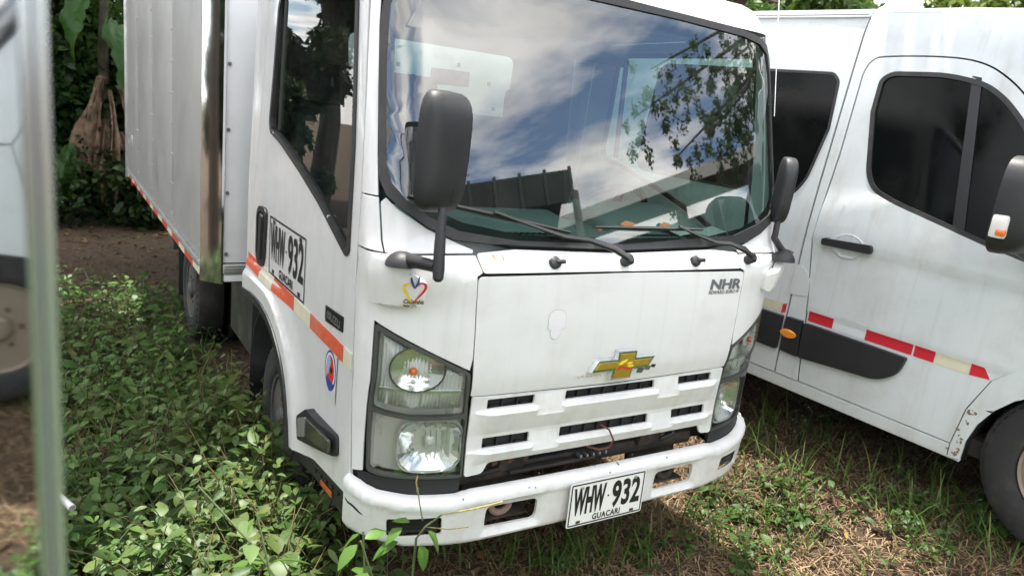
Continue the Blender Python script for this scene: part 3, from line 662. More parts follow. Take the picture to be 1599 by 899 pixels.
# ---- doors
ARCH = [(1.575, .868), (1.51, .872), (1.40, .886), (1.301, .890), (1.19, .886), (1.079, .868), (.99, .838), (.922, .802), (.86, .76), (.807, .705), (.765, .63), (.742, .555), (.728, .457)]
AR = np.array(ARCH)
def darch(y_, z):
    p = np.array([y_, z]); best = 9
    for i in range(len(AR)-1):
        a, b = AR[i], AR[i+1]; t = max(0, min(1, (p-a)@(b-a)/((b-a)@(b-a)))); best = min(best, float(np.hypot(*(p-a-t*(b-a)))))
    return best
def doff(y_, z):
    d = darch(y_, z)
    fl = max(0, min(1, (.20-d)/.15)) if z < 1.0 else 0
    crease = .012 if (z < .945 and d < .085) else 0
    belt = .010*max(0, min(1, (1.22-z)/.06)) if .55 < z else .010
    return .016*fl*fl*(3-2*fl)+crease*max(0, min(1, (.085-d)/.02))+belt*.0
WOUT = rpoly([(.338, 2.10), (1.19, 2.115), (1.235, 2.07), (1.262, 1.80), (1.287, 1.63), (1.262, 1.582), (1.10, 1.552), (.803, 1.471), (.557, 1.394), (.262, 1.280), (.236, 1.300), (.258, 1.606), (.318, 2.0)], [.04, .05, .05, 0, .03, .03, .06, 0, 0, .012, .012, 0, 0], 4)
WIN = rpoly([(.362, 2.075), (1.08, 2.085), (1.115, 2.05), (1.150, 1.849), (1.150, 1.645), (1.12, 1.615), (1.001, 1.588), (.732, 1.512), (.427, 1.420), (.285, 1.368), (.275, 1.40), (.292, 1.606), (.345, 1.98)], [.04, .05, .05, 0, .03, .03, .05, 0, 0, .015, .015, 0, 0], 4)
WIN2 = inset_poly(WOUT, .022)
for sg in (-1, 1):
    SF = SL if sg < 0 else SRt
    D = empty('door'); D.parent = T
    zsd = [.55, .65, .8, 1.0, 1.2, 1.35, 1.5, 1.65, 1.8, 2.0, 2.155]
    dp = [(YS(z)+.004, z) for z in zsd]+[(1.36, 2.155), (1.40, 2.13), (1.415, 2.0), (1.45, 1.6), (1.535, 1.2), (1.575, .97)]+[(p[0], p[1]) for p in ARCH]+[(.60, .478), (.50, .505)]
    skin('door_panel', dp, [WOUT], SF, WHITE, D, off=doff, thick=.012, da=.03, db=.02, xb=(.905, .925, .945, .96), bev=.003)
    skin('cab_side_rear', [(1.368, 2.155), (1.61, 2.155), (1.62, .98), (1.583, .975), (1.543, 1.2), (1.458, 1.6), (1.423, 2.0), (1.408, 2.135)], [], SF, WHITE, T, thick=.012, da=.08, db=.08, bev=.003)
    skin('window_seal', WOUT, [WIN2], SF, GASKET, D, off=.006, thick=.015, da=.06, db=.06, bev=.003)
    skin('door_window', WIN2, [], SF, SIDEG, D, off=-.006, thick=.002, single=True, da=.1, db=.1, bev=0)
    tube('window_channel', [Sn(SF, 1.150, z, -.012) for z in (1.60, 1.85, 2.08)], .014, BLACKS, D, 6)
    for y_, z_ in ((1.20, 1.585), (.45, 1.372)): tube('seal_screw', [Sn(SF, y_, z_, 0), Sn(SF, y_, z_, .008)], .005, GALV, D, 8)
    hh = rpoly([(1.240, 1.26), (1.27, 1.275), (1.36, 1.272), (1.402, 1.24), (1.405, 1.05), (1.35, 1.02), (1.29, 1.02), (1.258, 1.07)], .03, 4)
    hd = skin('door_handle', hh, [inset_poly(hh, .022)], SF, BLACKP, D, off=.012, thick=.02, da=.03, db=.03, bev=.004)
    skin('handle_recess', inset_poly(hh, .006), [], SF, BLACKS, hd, off=.0015, thick=.002, bev=0)
    skin('handle_grip', rpoly([(1.27, 1.24), (1.31, 1.25), (1.325, 1.06), (1.285, 1.05)], .012), [], SF, BLACKP, hd, off=.022, thick=.012, bev=.004)
    skin('wheel_arch_trim', ARCH+[(p[0]+.0*p[1]+dx_, p[1]+dz_) for p, dx_, dz_ in [(q, (.034 if q[1] < .80 else .012), (-.004 if q[1] < .70 else -.030)) for q in ARCH[::-1]]], [], SF, BLACKP, D, off=.036, thick=.055, da=.04, db=.04, bev=.004)
    # reflective tape on the door: one strip per colour
    TT = [1.572, 1.31, 1.10, .80, .595, .24, YS(.98)+.006]
    cols = [ORNG, CREAM, ORNG, CREAM, ORNG, CREAM]
    zt_ = lambda y_: 1.004+(y_-.16)*.0165
    for i in range(6):
        y1, y0 = TT[i], TT[i+1]
        skin('reflective_strip', [(y0, zt_(y0)-.052), (y1, zt_(y1)-.052), (y1, zt_(y1)), (y0, zt_(y0))], [], SF, cols[i], D, off=lambda a, b: doff(a, b)+.0035, thick=.003, da=.025, db=.01, bev=0)
    # badge on the door
    bd = rpoly([(.258, 1.044), (.430, 1.032), (.434, 1.086), (.258, 1.094)], .004, 2)
    bo_ = skin('door_badge', bd, [], SF, BLACKS, D, off=.004, thick=.004, bev=.001)
    t = text_mesh('ISUZU', .034, .0012, 1.1, 1.0); xs = [v_.co.x for v_ in t.vertices]; xg, xh = min(xs), max(xs)
    decal('badge_lettering', t, lambda x, y: Sn(SF, (.408-(x-xg)/(xh-xg)*.130) if sg < 0 else (.285+(x-xg)/(xh-xg)*.130), 1.051+y-.006*((x-xg)/(xh-xg)-.5)*0, .0052), mat('badge_grey', (.26, .26, .27), .3, metal=.5), bo_)
    # marker lamp
    ml = rpoly([(.632, .620), (.52, .692), (.49, .690), (.246, .708), (.238, .645), (.26, .632), (.40, .60), (.62, .535)], .014, 3)
    K = skin('marker_lamp', ml, [], SF, BLACKP, D, off=lambda a, b: .008+.020*max(0, min(1, (a-.23)/.15)), thick=.035, da=.04, db=.03, bev=.005)
    skin('marker_lens', rpoly([(.26, .690), (.26, .648), (.50, .598), (.50, .664)], .008), [], SF, SMOKE, K, off=.0325, thick=.01, bev=.003)
    skin('marker_rear_lens', rpoly([(.512, .664), (.512, .592), (.60, .556), (.60, .628)], .008), [], SF, mat('grey_lens', (.25, .25, .24), .15, coat=.6), K, off=.0325, thick=.01, bev=.003)
    # black sill below the door
    skin('door_sill', [(.14, .545), (.50, .50), (.715, .455), (.70, .40), (.52, .43), (.14, .45)], [], SF, BLACKP, T, off=-.006, thick=.03, bev=.006)
    for k_ in range(8): skin('sill_tread', [(.18+.06*k_, .520-.018*k_*.5), (.205+.06*k_, .517-.018*k_*.5), (.205+.06*k_, .508-.018*k_*.5), (.18+.06*k_, .511-.018*k_*.5)], [], SF, BLACKS, T, off=.001, thick=.006, bev=.001) if k_ < 6 else None
    skin('sill_reflector', [(.30, .483), (.42, .470), (.42, .452), (.30, .463)], [], SF, mat('orange_reflector', (.55, .10, .02), .3, coat=.5), T, off=.002, thick=.004, bev=.001)
# round club sticker on the camera-side door: rim, bird-like patches, no picture copied
CS = empty('round_sticker'); CS.parent = T
cq = lambda x, y, o=.0024: Sn(SL, .352-x*1.2, .890+y*.95, doff(.352-x*1.2, .89+y)+o+.002)
poly_decal('sticker_sheet', [(-.062, -.085), (.048, -.100), (.052, .068), (-.060, .072)], lambda x, y: cq(x, y, .0018), mat('sticker_clear', (.62, .62, .62), .35), CS)
ell = lambda rx, ry, cx=0, cy=0, n=28: [(cx+rx*math.cos(a), cy+ry*math.sin(a)) for a in np.linspace(0, 2*math.pi, n+1)[:-1]]
for pts, m_, o_ in ((ell(.046, .070, 0, .0), BLUE, .0022), (ell(.040, .062), TAPEW, .0026), (ell(.033, .053), REDM, .0030), ([(-.030, .01), (-.022, .04), (-.002, .050), (.006, .03), (-.004, .008), (-.012, -.02), (-.026, -.02)], mat('pale_blue', (.30, .42, .55), .5), .0034), ([(.0, .012), (.018, .016), (.022, .002), (.01, -.010), (.002, -.002)], INK, .0036), ([(-.03, -.030), (.034, -.038), (.026, -.060), (.0, -.074), (-.02, -.062)], BLUE, .0034)):
    poly_decal('sticker_patch', pts, lambda x, y, o=o_: cq(x, y, o), m_, CS)
t = text_mesh('VILLA', .018, .0005, .8, 1.0, 'CENTER') if False else None
# ---- rear wall of the cab with its window
def RW(x, z): return Vector((x, 1.60, z))
skin('rear_wall', [(-.85, .95), (.85, .95), (.82, 2.2), (-.82, 2.2)], [rpoly([(-.43, 1.745), (.43, 1.745), (.45, 2.05), (-.45, 2.05)], .05, 5)], RW, CABIN, T, thick=.02, da=.4, db=.4, bev=.002)
skin('rear_window', rpoly([(-.435, 1.742), (.435, 1.742), (.455, 2.055), (-.455, 2.055)], .05, 5), [], RW, glass_mat('rear_glass', (.86, .92, .9), 1.5, .6), T, off=-.008, thick=.002, da=.5, db=.5, bev=0, single=True)
poly_decal('purple_sticker', [(-.13, 1.865), (.085, 1.870), (.085, 1.945), (-.13, 1.942)], lambda x, y: Vector((x+.10, 1.575, y)), mat('purple_sticker', (.20, .05, .13), .6, var=.5, vscale=40), T)
for x_, z_ in ((-.20, 1.935), (-.12, 1.89), (.12, 1.97), (.30, 1.90), (.34, 1.78)): poly_decal('window_mark', [(-.010, -.010), (.010, -.010), (.010, .010), (-.010, .010)], lambda x, y, a=x_, b=z_: Vector((x+a, 1.576, y+b)), GREYINK, T)
# ---- cabin
I_ = empty('cabin_interior'); I_.parent = T
box('cabin_floor', (0, .88, .92), (1.62, 1.36, .04), DARK, I_, .004)
box('headliner', (0, 1.0, 2.19), (1.5, 1.1, .02), CABIN, I_, .004)
def prof_x(name, prof, x0, x1, m_, parent, bev=.01):
    """extruded side profile (y, z) between x0 and x1"""
    k = len(prof); v = [Vector((x0, p[0], p[1])) for p in prof]+[Vector((x1, p[0], p[1])) for p in prof]
    f = [tuple(range(k)), tuple(range(2*k-1, k-1, -1))]+[(i, k+i, k+(i+1) % k, (i+1) % k) for i in range(k)]
    o = pyd(name, v, f, m_, parent, True, 30)
    bm = bmesh.new(); bm.from_mesh(o.data); bmesh.ops.recalc_face_normals(bm, faces=bm.faces); bm.to_mesh(o.data); bm.free()
    bevel(o, bev, 3); return o
prof_x('dashboard', [(.085, 1.375), (.30, 1.372), (.46, 1.385), (.52, 1.36), (.50, 1.10), (.45, .95), (.12, .95), (.06, 1.30)], -.76, .76, DASH, I_, .02)
prof_x('instrument_hood', [(.24, 1.37), (.30, 1.405), (.40, 1.44), (.55, 1.455), (.56, 1.36), (.50, 1.33)], .12, .62, DASH, I_, .03)
prof_x('dash_pad', [(.22, 1.37), (.30, 1.40), (.44, 1.42), (.52, 1.40), (.50, 1.35)], -.72, -.02, DASH, I_, .025)
for k_ in range(2):
    for j_ in range(14): box('demister_slot', (-.52+.62*k_+.024*j_, .165, 1.3755), (.014, .035, .004), DARK, I_, .001)
sw = empty('steering_wheel'); sw.parent = I_
wc = Vector((.40, .66, 1.36)); wm = Matrix.Rotation(R(-48), 3, 'X')
tube('wheel_rim', [wc+wm @ Vector((.205*math.cos(t), .205*math.sin(t), 0)) for t in np.linspace(0, 2*math.pi, 41)], .015, BLACKS, sw, 10, cap=False)
for th in (R(0), R(180), R(-90)): tube('wheel_spoke', [wc+wm @ Vector((.2*math.cos(th), .2*math.sin(th), 0)), wc+wm @ Vector((.03*math.cos(th), .03*math.sin(th), -.03))], [.014, .02], BLACKS, sw, 8)
tube('wheel_hub', [wc+wm @ Vector((0, 0, -.10)), wc+wm @ Vector((0, 0, -.02)), wc+wm @ Vector((0, 0, -.005))], [.03, .055, .04], BLACKS, sw, 16)
for sx_, w_ in ((.42, .46), (-.40, .78)):
    st = empty('seat'); st.parent = I_
    box('seat_base', (sx_, 1.02, 1.06), (w_, .52, .16), SEAT, st, .04)
    for k_ in range(1 if w_ < .5 else 2):
        cx = sx_+(0 if w_ < .5 else (-.19+.38*k_)); ww = .44 if w_ < .5 else .36
        box('seat_back', (cx, 1.30, 1.40), (ww, .14, .62), SEAT, st, .05, Matrix.Rotation(R(-10), 3, 'X'), .9)
        box('head_rest', (cx, 1.38, 1.80), (.24, .10, .17), SEAT, st, .04)
bm = bmesh.new()
gv = [[bm.verts.new((.36+.30*i/6+.03*j/3, .13+.16*j/3, 1.381+.010*math.sin(i*1.1)+.004*j)) for i in range(7)] for j in range(4)]
for j in range(3):
    for i in range(6): bm.faces.new((gv[j][i], gv[j][i+1], gv[j+1][i+1], gv[j+1][i]))
from_bm('dash_paper', bm, PAPER, I_)
rmir = box('inside_mirror', (.02, .30, 1.985), (.24, .03, .065), BLACKS, I_, .02)
tube('mirror_stalk', [(.02, .30, 2.0), (.02, .26, 2.08)], .008, BLACKS, I_, 8)
for x_ in (-.38, .38): box('sun_visor', (x_, .36, 2.11), (.46, .16, .02), CABIN, I_, .008, Matrix.Rotation(R(18), 3, 'X'))
# ---- wipers and washer jets
for u_ in (-.292, .312):
    Wj = empty('washer_jet'); Wj.parent = T; c0 = Sn(S, u_, 1.314, 0); n0 = (Sn(S, u_, 1.314, 1)-c0)
    tube('jet_base', [c0, c0+n0*.012, c0+n0*.018], [.020, .019, .010], BLACKP, Wj, 16); tube('jet_nozzle', [c0+n0*.015, c0+n0*.022+Vector((.025, -.004, 0))], [.008, .007], BLACKP, Wj, 10)
def wiper(piv, tip, b0, b1):
    w = empty('wiper'); w.parent = T
    p = Sn(S, piv[0], piv[1], 0); n0 = (Sn(S, piv[0], piv[1], 1)-p)
    tube('wiper_pivot', [p, p+n0*.03, p+n0*.038], [.018, .020, .012], BLACKP, w, 14)
    q = [p+n0*.03]
    for t in (.12, .3, .5, .75, 1): a, b = piv[0]+(tip[0]-piv[0])*t, piv[1]+(tip[1]-piv[1])*t; q.append(Sn(S, a, b, .040 if t < .6 else .032))
    tube('wiper_arm', q, [.014, .015, .011, .009, .007, .006], BLACKS, w, 8, flat=.6)
    B = [Sn(S, b0[0]+(b1[0]-b0[0])*t, b0[1]+(b1[1]-b0[1])*t, .020) for t in np.linspace(0, 1, 9)]
    tube('wiper_blade', B, [.004, .006, .007, .008, .009, .008, .007, .006, .004], BLACKS, w, 6)
    B = [Sn(S, b0[0]+(b1[0]-b0[0])*t, b0[1]+(b1[1]-b0[1])*t, .011) for t in np.linspace(0, 1, 9)]
    tube('blade_rubber', B, .004, RUBBER, w, 5)
wiper((-.012, 1.316), (-.50, 1.455), (-.76, 1.490), (-.22, 1.40))
wiper((.590, 1.316), (.24, 1.425), (-.12, 1.418), (.37, 1.417))
for u_, z_, s_ in ((-.30, 1.41, .02), (.02, 1.43, .03), (-.10, 1.415, .02), (.19, 1.43, .025)):
    poly_decal('dry_leaf_on_wiper', [(-s_, 0), (-s_*.3, s_*.4), (s_, .1*s_), (s_*.1, -s_*.4)], lambda x, y, a=u_, b=z_: Sn(S, a+x, b+y, .018+.2*x), mat('dry_leaf', (.30, .14, .05), .8), T)
# ---------------------------------------------------------------- wheels
def wheel(parent, c, sg, rt, rr, w, m_rim, tread=44, holes=8, name='wheel'):
    """c centre, sg side the face looks to (-1 = -x); tyre, rim with hand holes, hub, nuts"""
    Wh = empty(name); Wh.parent = parent
    mw = Matrix.Translation(c) @ Matrix.Scale(sg, 4, (1, 0, 0))
    h = w/2
    lathe('tyre', [(rr*.98, -h*.8), (rr*1.06, -h*.98), (rt*.90, -h), (rt*.975, -h*.86), (rt, -h*.6), (rt, h*.6), (rt*.975, h*.86), (rt*.90, h), (rr*1.18, h*1.02), (rr*1.04, h*.92), (rr*.98, h*.75)], RUBBER, Wh, 64, mw)
    for k in range(tread):   # shoulder lugs, joined below
        pass
    v = []; f = []
    for k in range(tread):
        a0 = 2*math.pi*k/tread; a1 = a0+2*math.pi/tread*.55; i0 = len(v)
        for a in (a0, a1):
            for r_, hh in ((rt*.93, h*1.012), (rt*1.004, h*.62), (rt*.95, h*.80)): v.append(mw @ Vector((hh, r_*math.cos(a), r_*math.sin(a))))
        f += [(i0, i0+3, i0+5, i0+2), (i0+2, i0+5, i0+4, i0+1), (i0, i0+2, i0+1), (i0+3, i0+4, i0+5)]
    stuff(pyd('tread_lugs', v, f, RUBBER, Wh, False))
    rim = lathe('rim', [(rr*1.0, h*.80), (rr*.985, h*.92), (rr*.93, h*.88), (rr*.90, h*.55), (rr*.86, h*.35), (rr*.72, h*.42), (rr*.50, h*.60), (rr*.40, h*.62), (rr*.30, h*.55), (.01, h*.55)], m_rim, Wh, 48, mw)
    for k in range(holes):
        a = 2*math.pi*(k+.5)/holes; p = Vector((h*.47, rr*.66*math.cos(a), rr*.66*math.sin(a)))
        q = [p+Vector((.004, rr*.09*math.cos(t), rr*.09*math.sin(t))) for t in np.linspace(0, 6.283, 11)[:-1]]
        pyd('hand_hole', [mw @ x for x in q]+[mw @ (x+Vector((-.03, 0, 0))) for x in q], [tuple(range(10))]+[(i, (i+1) % 10, 10+(i+1) % 10, 10+i) for i in range(10)], DARK, rim)
    hb = lathe('hub', [(rr*.30, h*.5), (rr*.28, h*.95), (rr*.20, h*1.08), (.005, h*1.1)], m_rim, Wh, 24, mw)
    for k in range(6):
        a = 2*math.pi*k/6; tube('wheel_nut', [mw @ Vector((h*.55, rr*.44*math.cos(a), rr*.44*math.sin(a))), mw @ Vector((h*.85, rr*.44*math.cos(a), rr*.44*math.sin(a)))], .012, RUST, hb, 6)
    return Wh
# ---------------------------------------------------------------- chassis and running gear
for sg in (-1, 1):
    wheel(T, Vector((sg*.70, 1.20, .355)), sg, .355, .205, .19, RIMP)
    wheel(T, Vector((sg*.74, 3.55, .355)), sg, .355, .205, .18, RIMP)
    wheel(T, Vector((sg*.52, 3.55, .355)), sg, .355, .205, .18, RIMP)
    box('chassis_rail', (sg*.36, 3.2, .66), (.06, 6.0, .14), CHASSIS, T, .006)
    # inner arch liner and flap behind the front wheel
    v = []; f = []; n_ = 14
    for i in range(n_+1):
        a = R(-10)+R(200)*i/n_; p = (1.24+.47*math.cos(a), .40+.45*math.sin(a))
        for x_ in (.815, .42): v.append(Vector((sg*x_, p[0], p[1])))
    for i in range(n_): f.append((2*i, 2*i+1, 2*i+3, 2*i+2))
    o = pyd('arch_liner', v, f, BLACKP, T); md = o.modifiers.new('s', 'SOLIDIFY'); md.thickness = .008
    box('mud_flap', (sg*.66, 1.72, .50), (.30, .014, .52), BLACKP, T, .004)
    box('side_guard', (sg*.72, 2.18, .555), (.03, .86, .40), mat('guard_paint', (.035, .037, .03), .55, dirt=(.2, .17, .13), dirt_amt=.6, dscale=6), T, .008)
    for y_ in (1.95, 2.4): box('guard_stay', (sg*.70, y_, .60), (.03, .04, .44), CHASSIS, T, .004)
    for y_ in (2.3, 3.2, 4.4, 5.6): box('floor_bearer', (sg*.62, y_, .765), (.72, .07, .10), CHASSIS, T, .004)
    box('rear_mud_flap', (sg*.63, 4.02, .42), (.42, .012, .46), BLACKP, T, .004)
box('front_axle', (0, 1.20, .34), (1.3, .10, .08), CHASSIS, T, .02); box('rear_axle', (0, 3.55, .36), (1.3, .14, .14), CHASSIS, T, .04)
box('engine_block', (0, 1.3, .72), (.55, .8, .4), CHASSIS, T, .03)
box('air_cleaner', (-.60, 1.60, .60), (.16, .16, .22), BLACKP, T, .03)
for k_ in range(5): box('cleaner_rib', (-.605, 1.60, .52+.04*k_), (.17, .17, .012), BLACKP, T, .004)
for p in ([(-.80, 1.56, .80), (-.77, 1.60, .77), (-.78, 1.64, .70)],): tube('torn_liner_rag', p, [.03, .035, .012], mat('rag', (.45, .38, .30), .9), T, 8)
tube('fuel_pipe', [(-.70, 4.6, .74), (-.70, 4.6, .58)], .03, CHASSIS, T, 10)
# ---------------------------------------------------------------- cargo box
BX = empty('cargo_box'); BX.parent = T
xw, yf, yr, zb, zt = 1.0, 1.90, 6.36, .905, 2.95
for sg in (-1, 1):
    npan = 4
    for k in range(npan):
        y0 = 2.0+(yr-2.0)*k/npan; y1 = 2.0+(yr-2.0)*(k+1)/npan
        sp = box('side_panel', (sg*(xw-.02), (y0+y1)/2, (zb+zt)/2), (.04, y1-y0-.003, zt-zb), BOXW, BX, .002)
        if sg < 0:
            v = []; f = []
            for y_ in (y0+.03, y1-.03):
                for j in range(11):
                    z_ = zb+.06+j*.18; i0 = len(v)
                    for t in range(6): v.append((-(xw+.004), y_+.007*math.cos(t*math.pi/3), z_+.007*math.sin(t*math.pi/3)))
                    for t in range(6): v.append((-(xw-.001), y_+.010*math.cos(t*math.pi/3), z_+.010*math.sin(t*math.pi/3)))
                    f.append(tuple(range(i0, i0+6))); f += [(i0+t, i0+(t+1) % 6, i0+6+(t+1) % 6, i0+6+t) for t in range(6)]
            stuff(pyd('rivet_rows', v, f, BOXW, sp))
    box('bottom_rail', (sg*(xw-.01), (2.0+yr)/2, .885), (.05, yr-2.0, .035), ALU, BX, .004)
    box('rail_skirt', (sg*(xw-.015), (2.0+yr)/2, .842), (.03, yr-2.0, .055), ALU, BX, .003)
    y_ = 2.02; k = 0
    while y_ < yr-.05:
        l = .30 if k % 2 else .22
        box('rail_tape', (sg*(xw+.0012), y_+l/2, .843), (.002, l-.002, .050), (RED if k % 2 else CREAM), BX, 0); y_ += l; k += 1
    # polished corner post: chamfer with folded edges
    pr = [(-(xw+.003), 2.02), (-(xw+.006), 1.985), (-(xw-.035), 1.935), (-(xw-.075), 1.893), (-(xw-.085), 1.890), (-(xw-.085), 1.915), (-(xw-.03), 1.95), (-(xw-.01), 2.02)]
    n_ = len(pr); v = [Vector((x_ if sg < 0 else -x_, y2, z_)) for z_ in (.80, zt+.01) for x_, y2 in pr]
    f = [tuple(range(n_)), tuple(range(n_, 2*n_))]+[(i, (i+1) % n_, n_+(i+1) % n_, n_+i) for i in range(n_)]
    o = pyd('corner_post', v, f, STEEL, BX, True, 25)
    bm = bmesh.new(); bm.from_mesh(o.data); bmesh.ops.recalc_face_normals(bm, faces=bm.faces); bm.to_mesh(o.data); bm.free()
    box('corner_joint', (sg*(xw-.03), 1.945, 1.115), (.085, .085, .012), ALU, BX, .002, Matrix.Rotation(0, 3, 'Z')) if False else None
    for j in range(7):
        z_ = .95+.30*j; tube('front_rivet', [(sg*.90, yf, z_), (sg*.90, yf-.006, z_)], .009, GREYINK, BX, 8)
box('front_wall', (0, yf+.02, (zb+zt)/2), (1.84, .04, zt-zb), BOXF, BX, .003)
box('front_sill', (0, yf+.005, .875), (1.83, .05, .05), ALU, BX, .004)
for k_ in range(3): box('sill_groove', (0, yf-.022, .862+.014*k_), (1.82, .004, .004), GREYINK, BX, 0)
box('front_foot', (0, yf+.01, .830), (1.82, .05, .035), BOXF, BX, .003)
box('box_roof', (0, (yf+yr)/2, zt+.02), (2.0, yr-yf, .05), ALU, BX, .01)
box('rear_wall', (0, yr-.02, (zb+zt)/2), (1.9, .04, zt-zb-.01), BOXW, BX, .004)
box('rear_post', (-(xw-.01), yr+.012, 1.9), (.06, .04, 2.2), ALU, BX, .006); box('rear_post', (xw-.01, yr+.012, 1.9), (.06, .04, 2.2), ALU, BX, .006)
box('box_floor', (0, (yf+yr)/2, .86), (1.9, yr-yf-.1, .06), CHASSIS, BX, .004)
lp = box('side_lock_plate', (-(xw+.002), 5.95, 1.18), (.008, .30, .13), ALU, BX, .003); tube('lock_hook', [(-(xw+.01), 6.02, 1.16), (-(xw+.014), 6.02, 1.20)], .012, GALV, lp, 8)
for k_ in range(2): box('tail_lamp', (-.86+1.72*k_, yr+.02, .76), (.22, .04, .09), REDM, BX, .008)

# ---------------------------------------------------------------- white van (local frame: x inwards from the near side, y rearwards from the front axle, z up)
va = Vector((.11, -.9934, -.034)).normalized(); vn = Vector((-.9939, -.11, 0)).normalized(); vu = va.cross(vn); vu = vu if vu.z > 0 else -vu
vx = -vn; mwv = Matrix.Identity(4)
for i in range(3): mwv[i][0], mwv[i][1], mwv[i][2], mwv[i][3] = vx[i], -va[i], vu[i], (1.655, -.812, .205)[i]
V_ = empty('panel_van', mw=mwv); tag(V_, 'pale grey-white panel van with tinted windows beside the box truck', 'van')
OX = tab([(.26, .035), (.31, .012), (.40, .003), (.6, 0), (1.0, 0), (1.15, .006), (1.3, .022), (1.9, .096), (2.08, .122), (2.16, .16), (2.22, .26)])
VW = 2.04
def TAP(s): return .0 if s > .35 else .16*((.35-s)/1.2)**2
def VS(sg):
    return (lambda s, z: Vector((OX(z)+TAP(s), s, z))) if sg < 0 else (lambda s, z: Vector((VW-OX(z)-TAP(s), s, z)))
vc = Vector((VW/2, 1.5, 1.1))
def spl(P, n=6):
    P = np.array(P, float); o = []
    for i in range(len(P)-1):
        p0, p1, p2, p3 = P[max(i-1, 0)], P[i], P[i+1], P[min(i+2, len(P)-1)]
        for j in range(n):
            f_ = j/n; o.append(tuple(.5*((2*p1)+(-p0+p2)*f_+(2*p0-5*p1+4*p2-p3)*f_**2+(-p0+3*p1-3*p2+p3)*f_**3)))
    return o+[tuple(P[-1])]
DTOP = spl([(1.250, 1.80), (1.249, 1.870), (1.228, 1.922), (1.17, 1.944), (.93, 1.951), (.774, 1.934), (.66, 1.882), (.545, 1.788), (.39, 1.612), (.25, 1.41)])
DOOR = [(1.172, .372), (1.212, .78), (1.262, 1.08), (1.247, 1.5)]+DTOP+[(.11, 1.205), (.15, 1.0), (.195, .845), (.273, .782), (.372, .686), (.43, .54), (.452, .372)]
VWIN = rpoly([(1.166, 1.865), (1.09, 1.42), (1.05, 1.35), (.948, 1.312), (.53, 1.212), (.30, 1.168), (.22, 1.19), (.40, 1.545), (.547, 1.728), (.634, 1.808), (.718, 1.858), (.88, 1.890)], [.03, .05, .05, .04, 0, .03, .03, 0, 0, 0, 0, 0], 4)
VWIN = rpoly([(1.168, 1.85), (1.165, 1.70), (1.10, 1.42), (1.05, 1.35), (.948, 1.312), (.53, 1.212), (.30, 1.168), (.22, 1.19), (.40, 1.545), (.547, 1.728), (.634, 1.808), (.718, 1.858), (.88, 1.890), (1.12, 1.884)], [.03, 0, .05, .05, .04, 0, .03, .03, .08, .08, .08, .08, .08, .03], 4)
FEND = [(.447, .31), (.447, .372), (.424, .54), (.366, .69), (.267, .788), (.19, .852), (.145, 1.0), (.105, 1.205), (-.25, 1.16), (-.62, 1.02), (-.80, .86), (-.84, .60), (-.83, .36), (-.44, .32)]+[(.40*math.cos(a), .345+.40*math.sin(a)) for a in np.linspace(R(176), R(-4), 15)]
REARW = rpoly([(1.355, 1.83), (1.336, 1.60), (1.375, 1.353), (1.420, 1.272), (1.52, 1.238), (2.45, 1.235), (2.50, 1.28), (2.50, 1.83), (2.46, 1.868), (1.395, 1.868)], [.02, 0, .03, .03, .03, .04, .04, .03, .03, .02], 3)
PIL = [(1.302, .372), (1.304, 2.155), (.78, 2.15), (.52, 2.05), (.33, 1.85), (-.12, 1.33), (-.12, 1.205), (.105, 1.211)]+inset_poly(DTOP+[(.6, 1.3)], -.007)[-2::-1]+[(1.255, 1.5), (1.270, 1.08), (1.220, .778), (1.180, .372)]
REAR = [(1.312, .372), (1.313, 2.125), (4.28, 2.125), (4.30, .40), (3.60, .372)]+[(3.20+.40*math.cos(a), .345+.40*math.sin(a)) for a in np.linspace(R(4), R(176), 15)]+[(2.78, .372)]
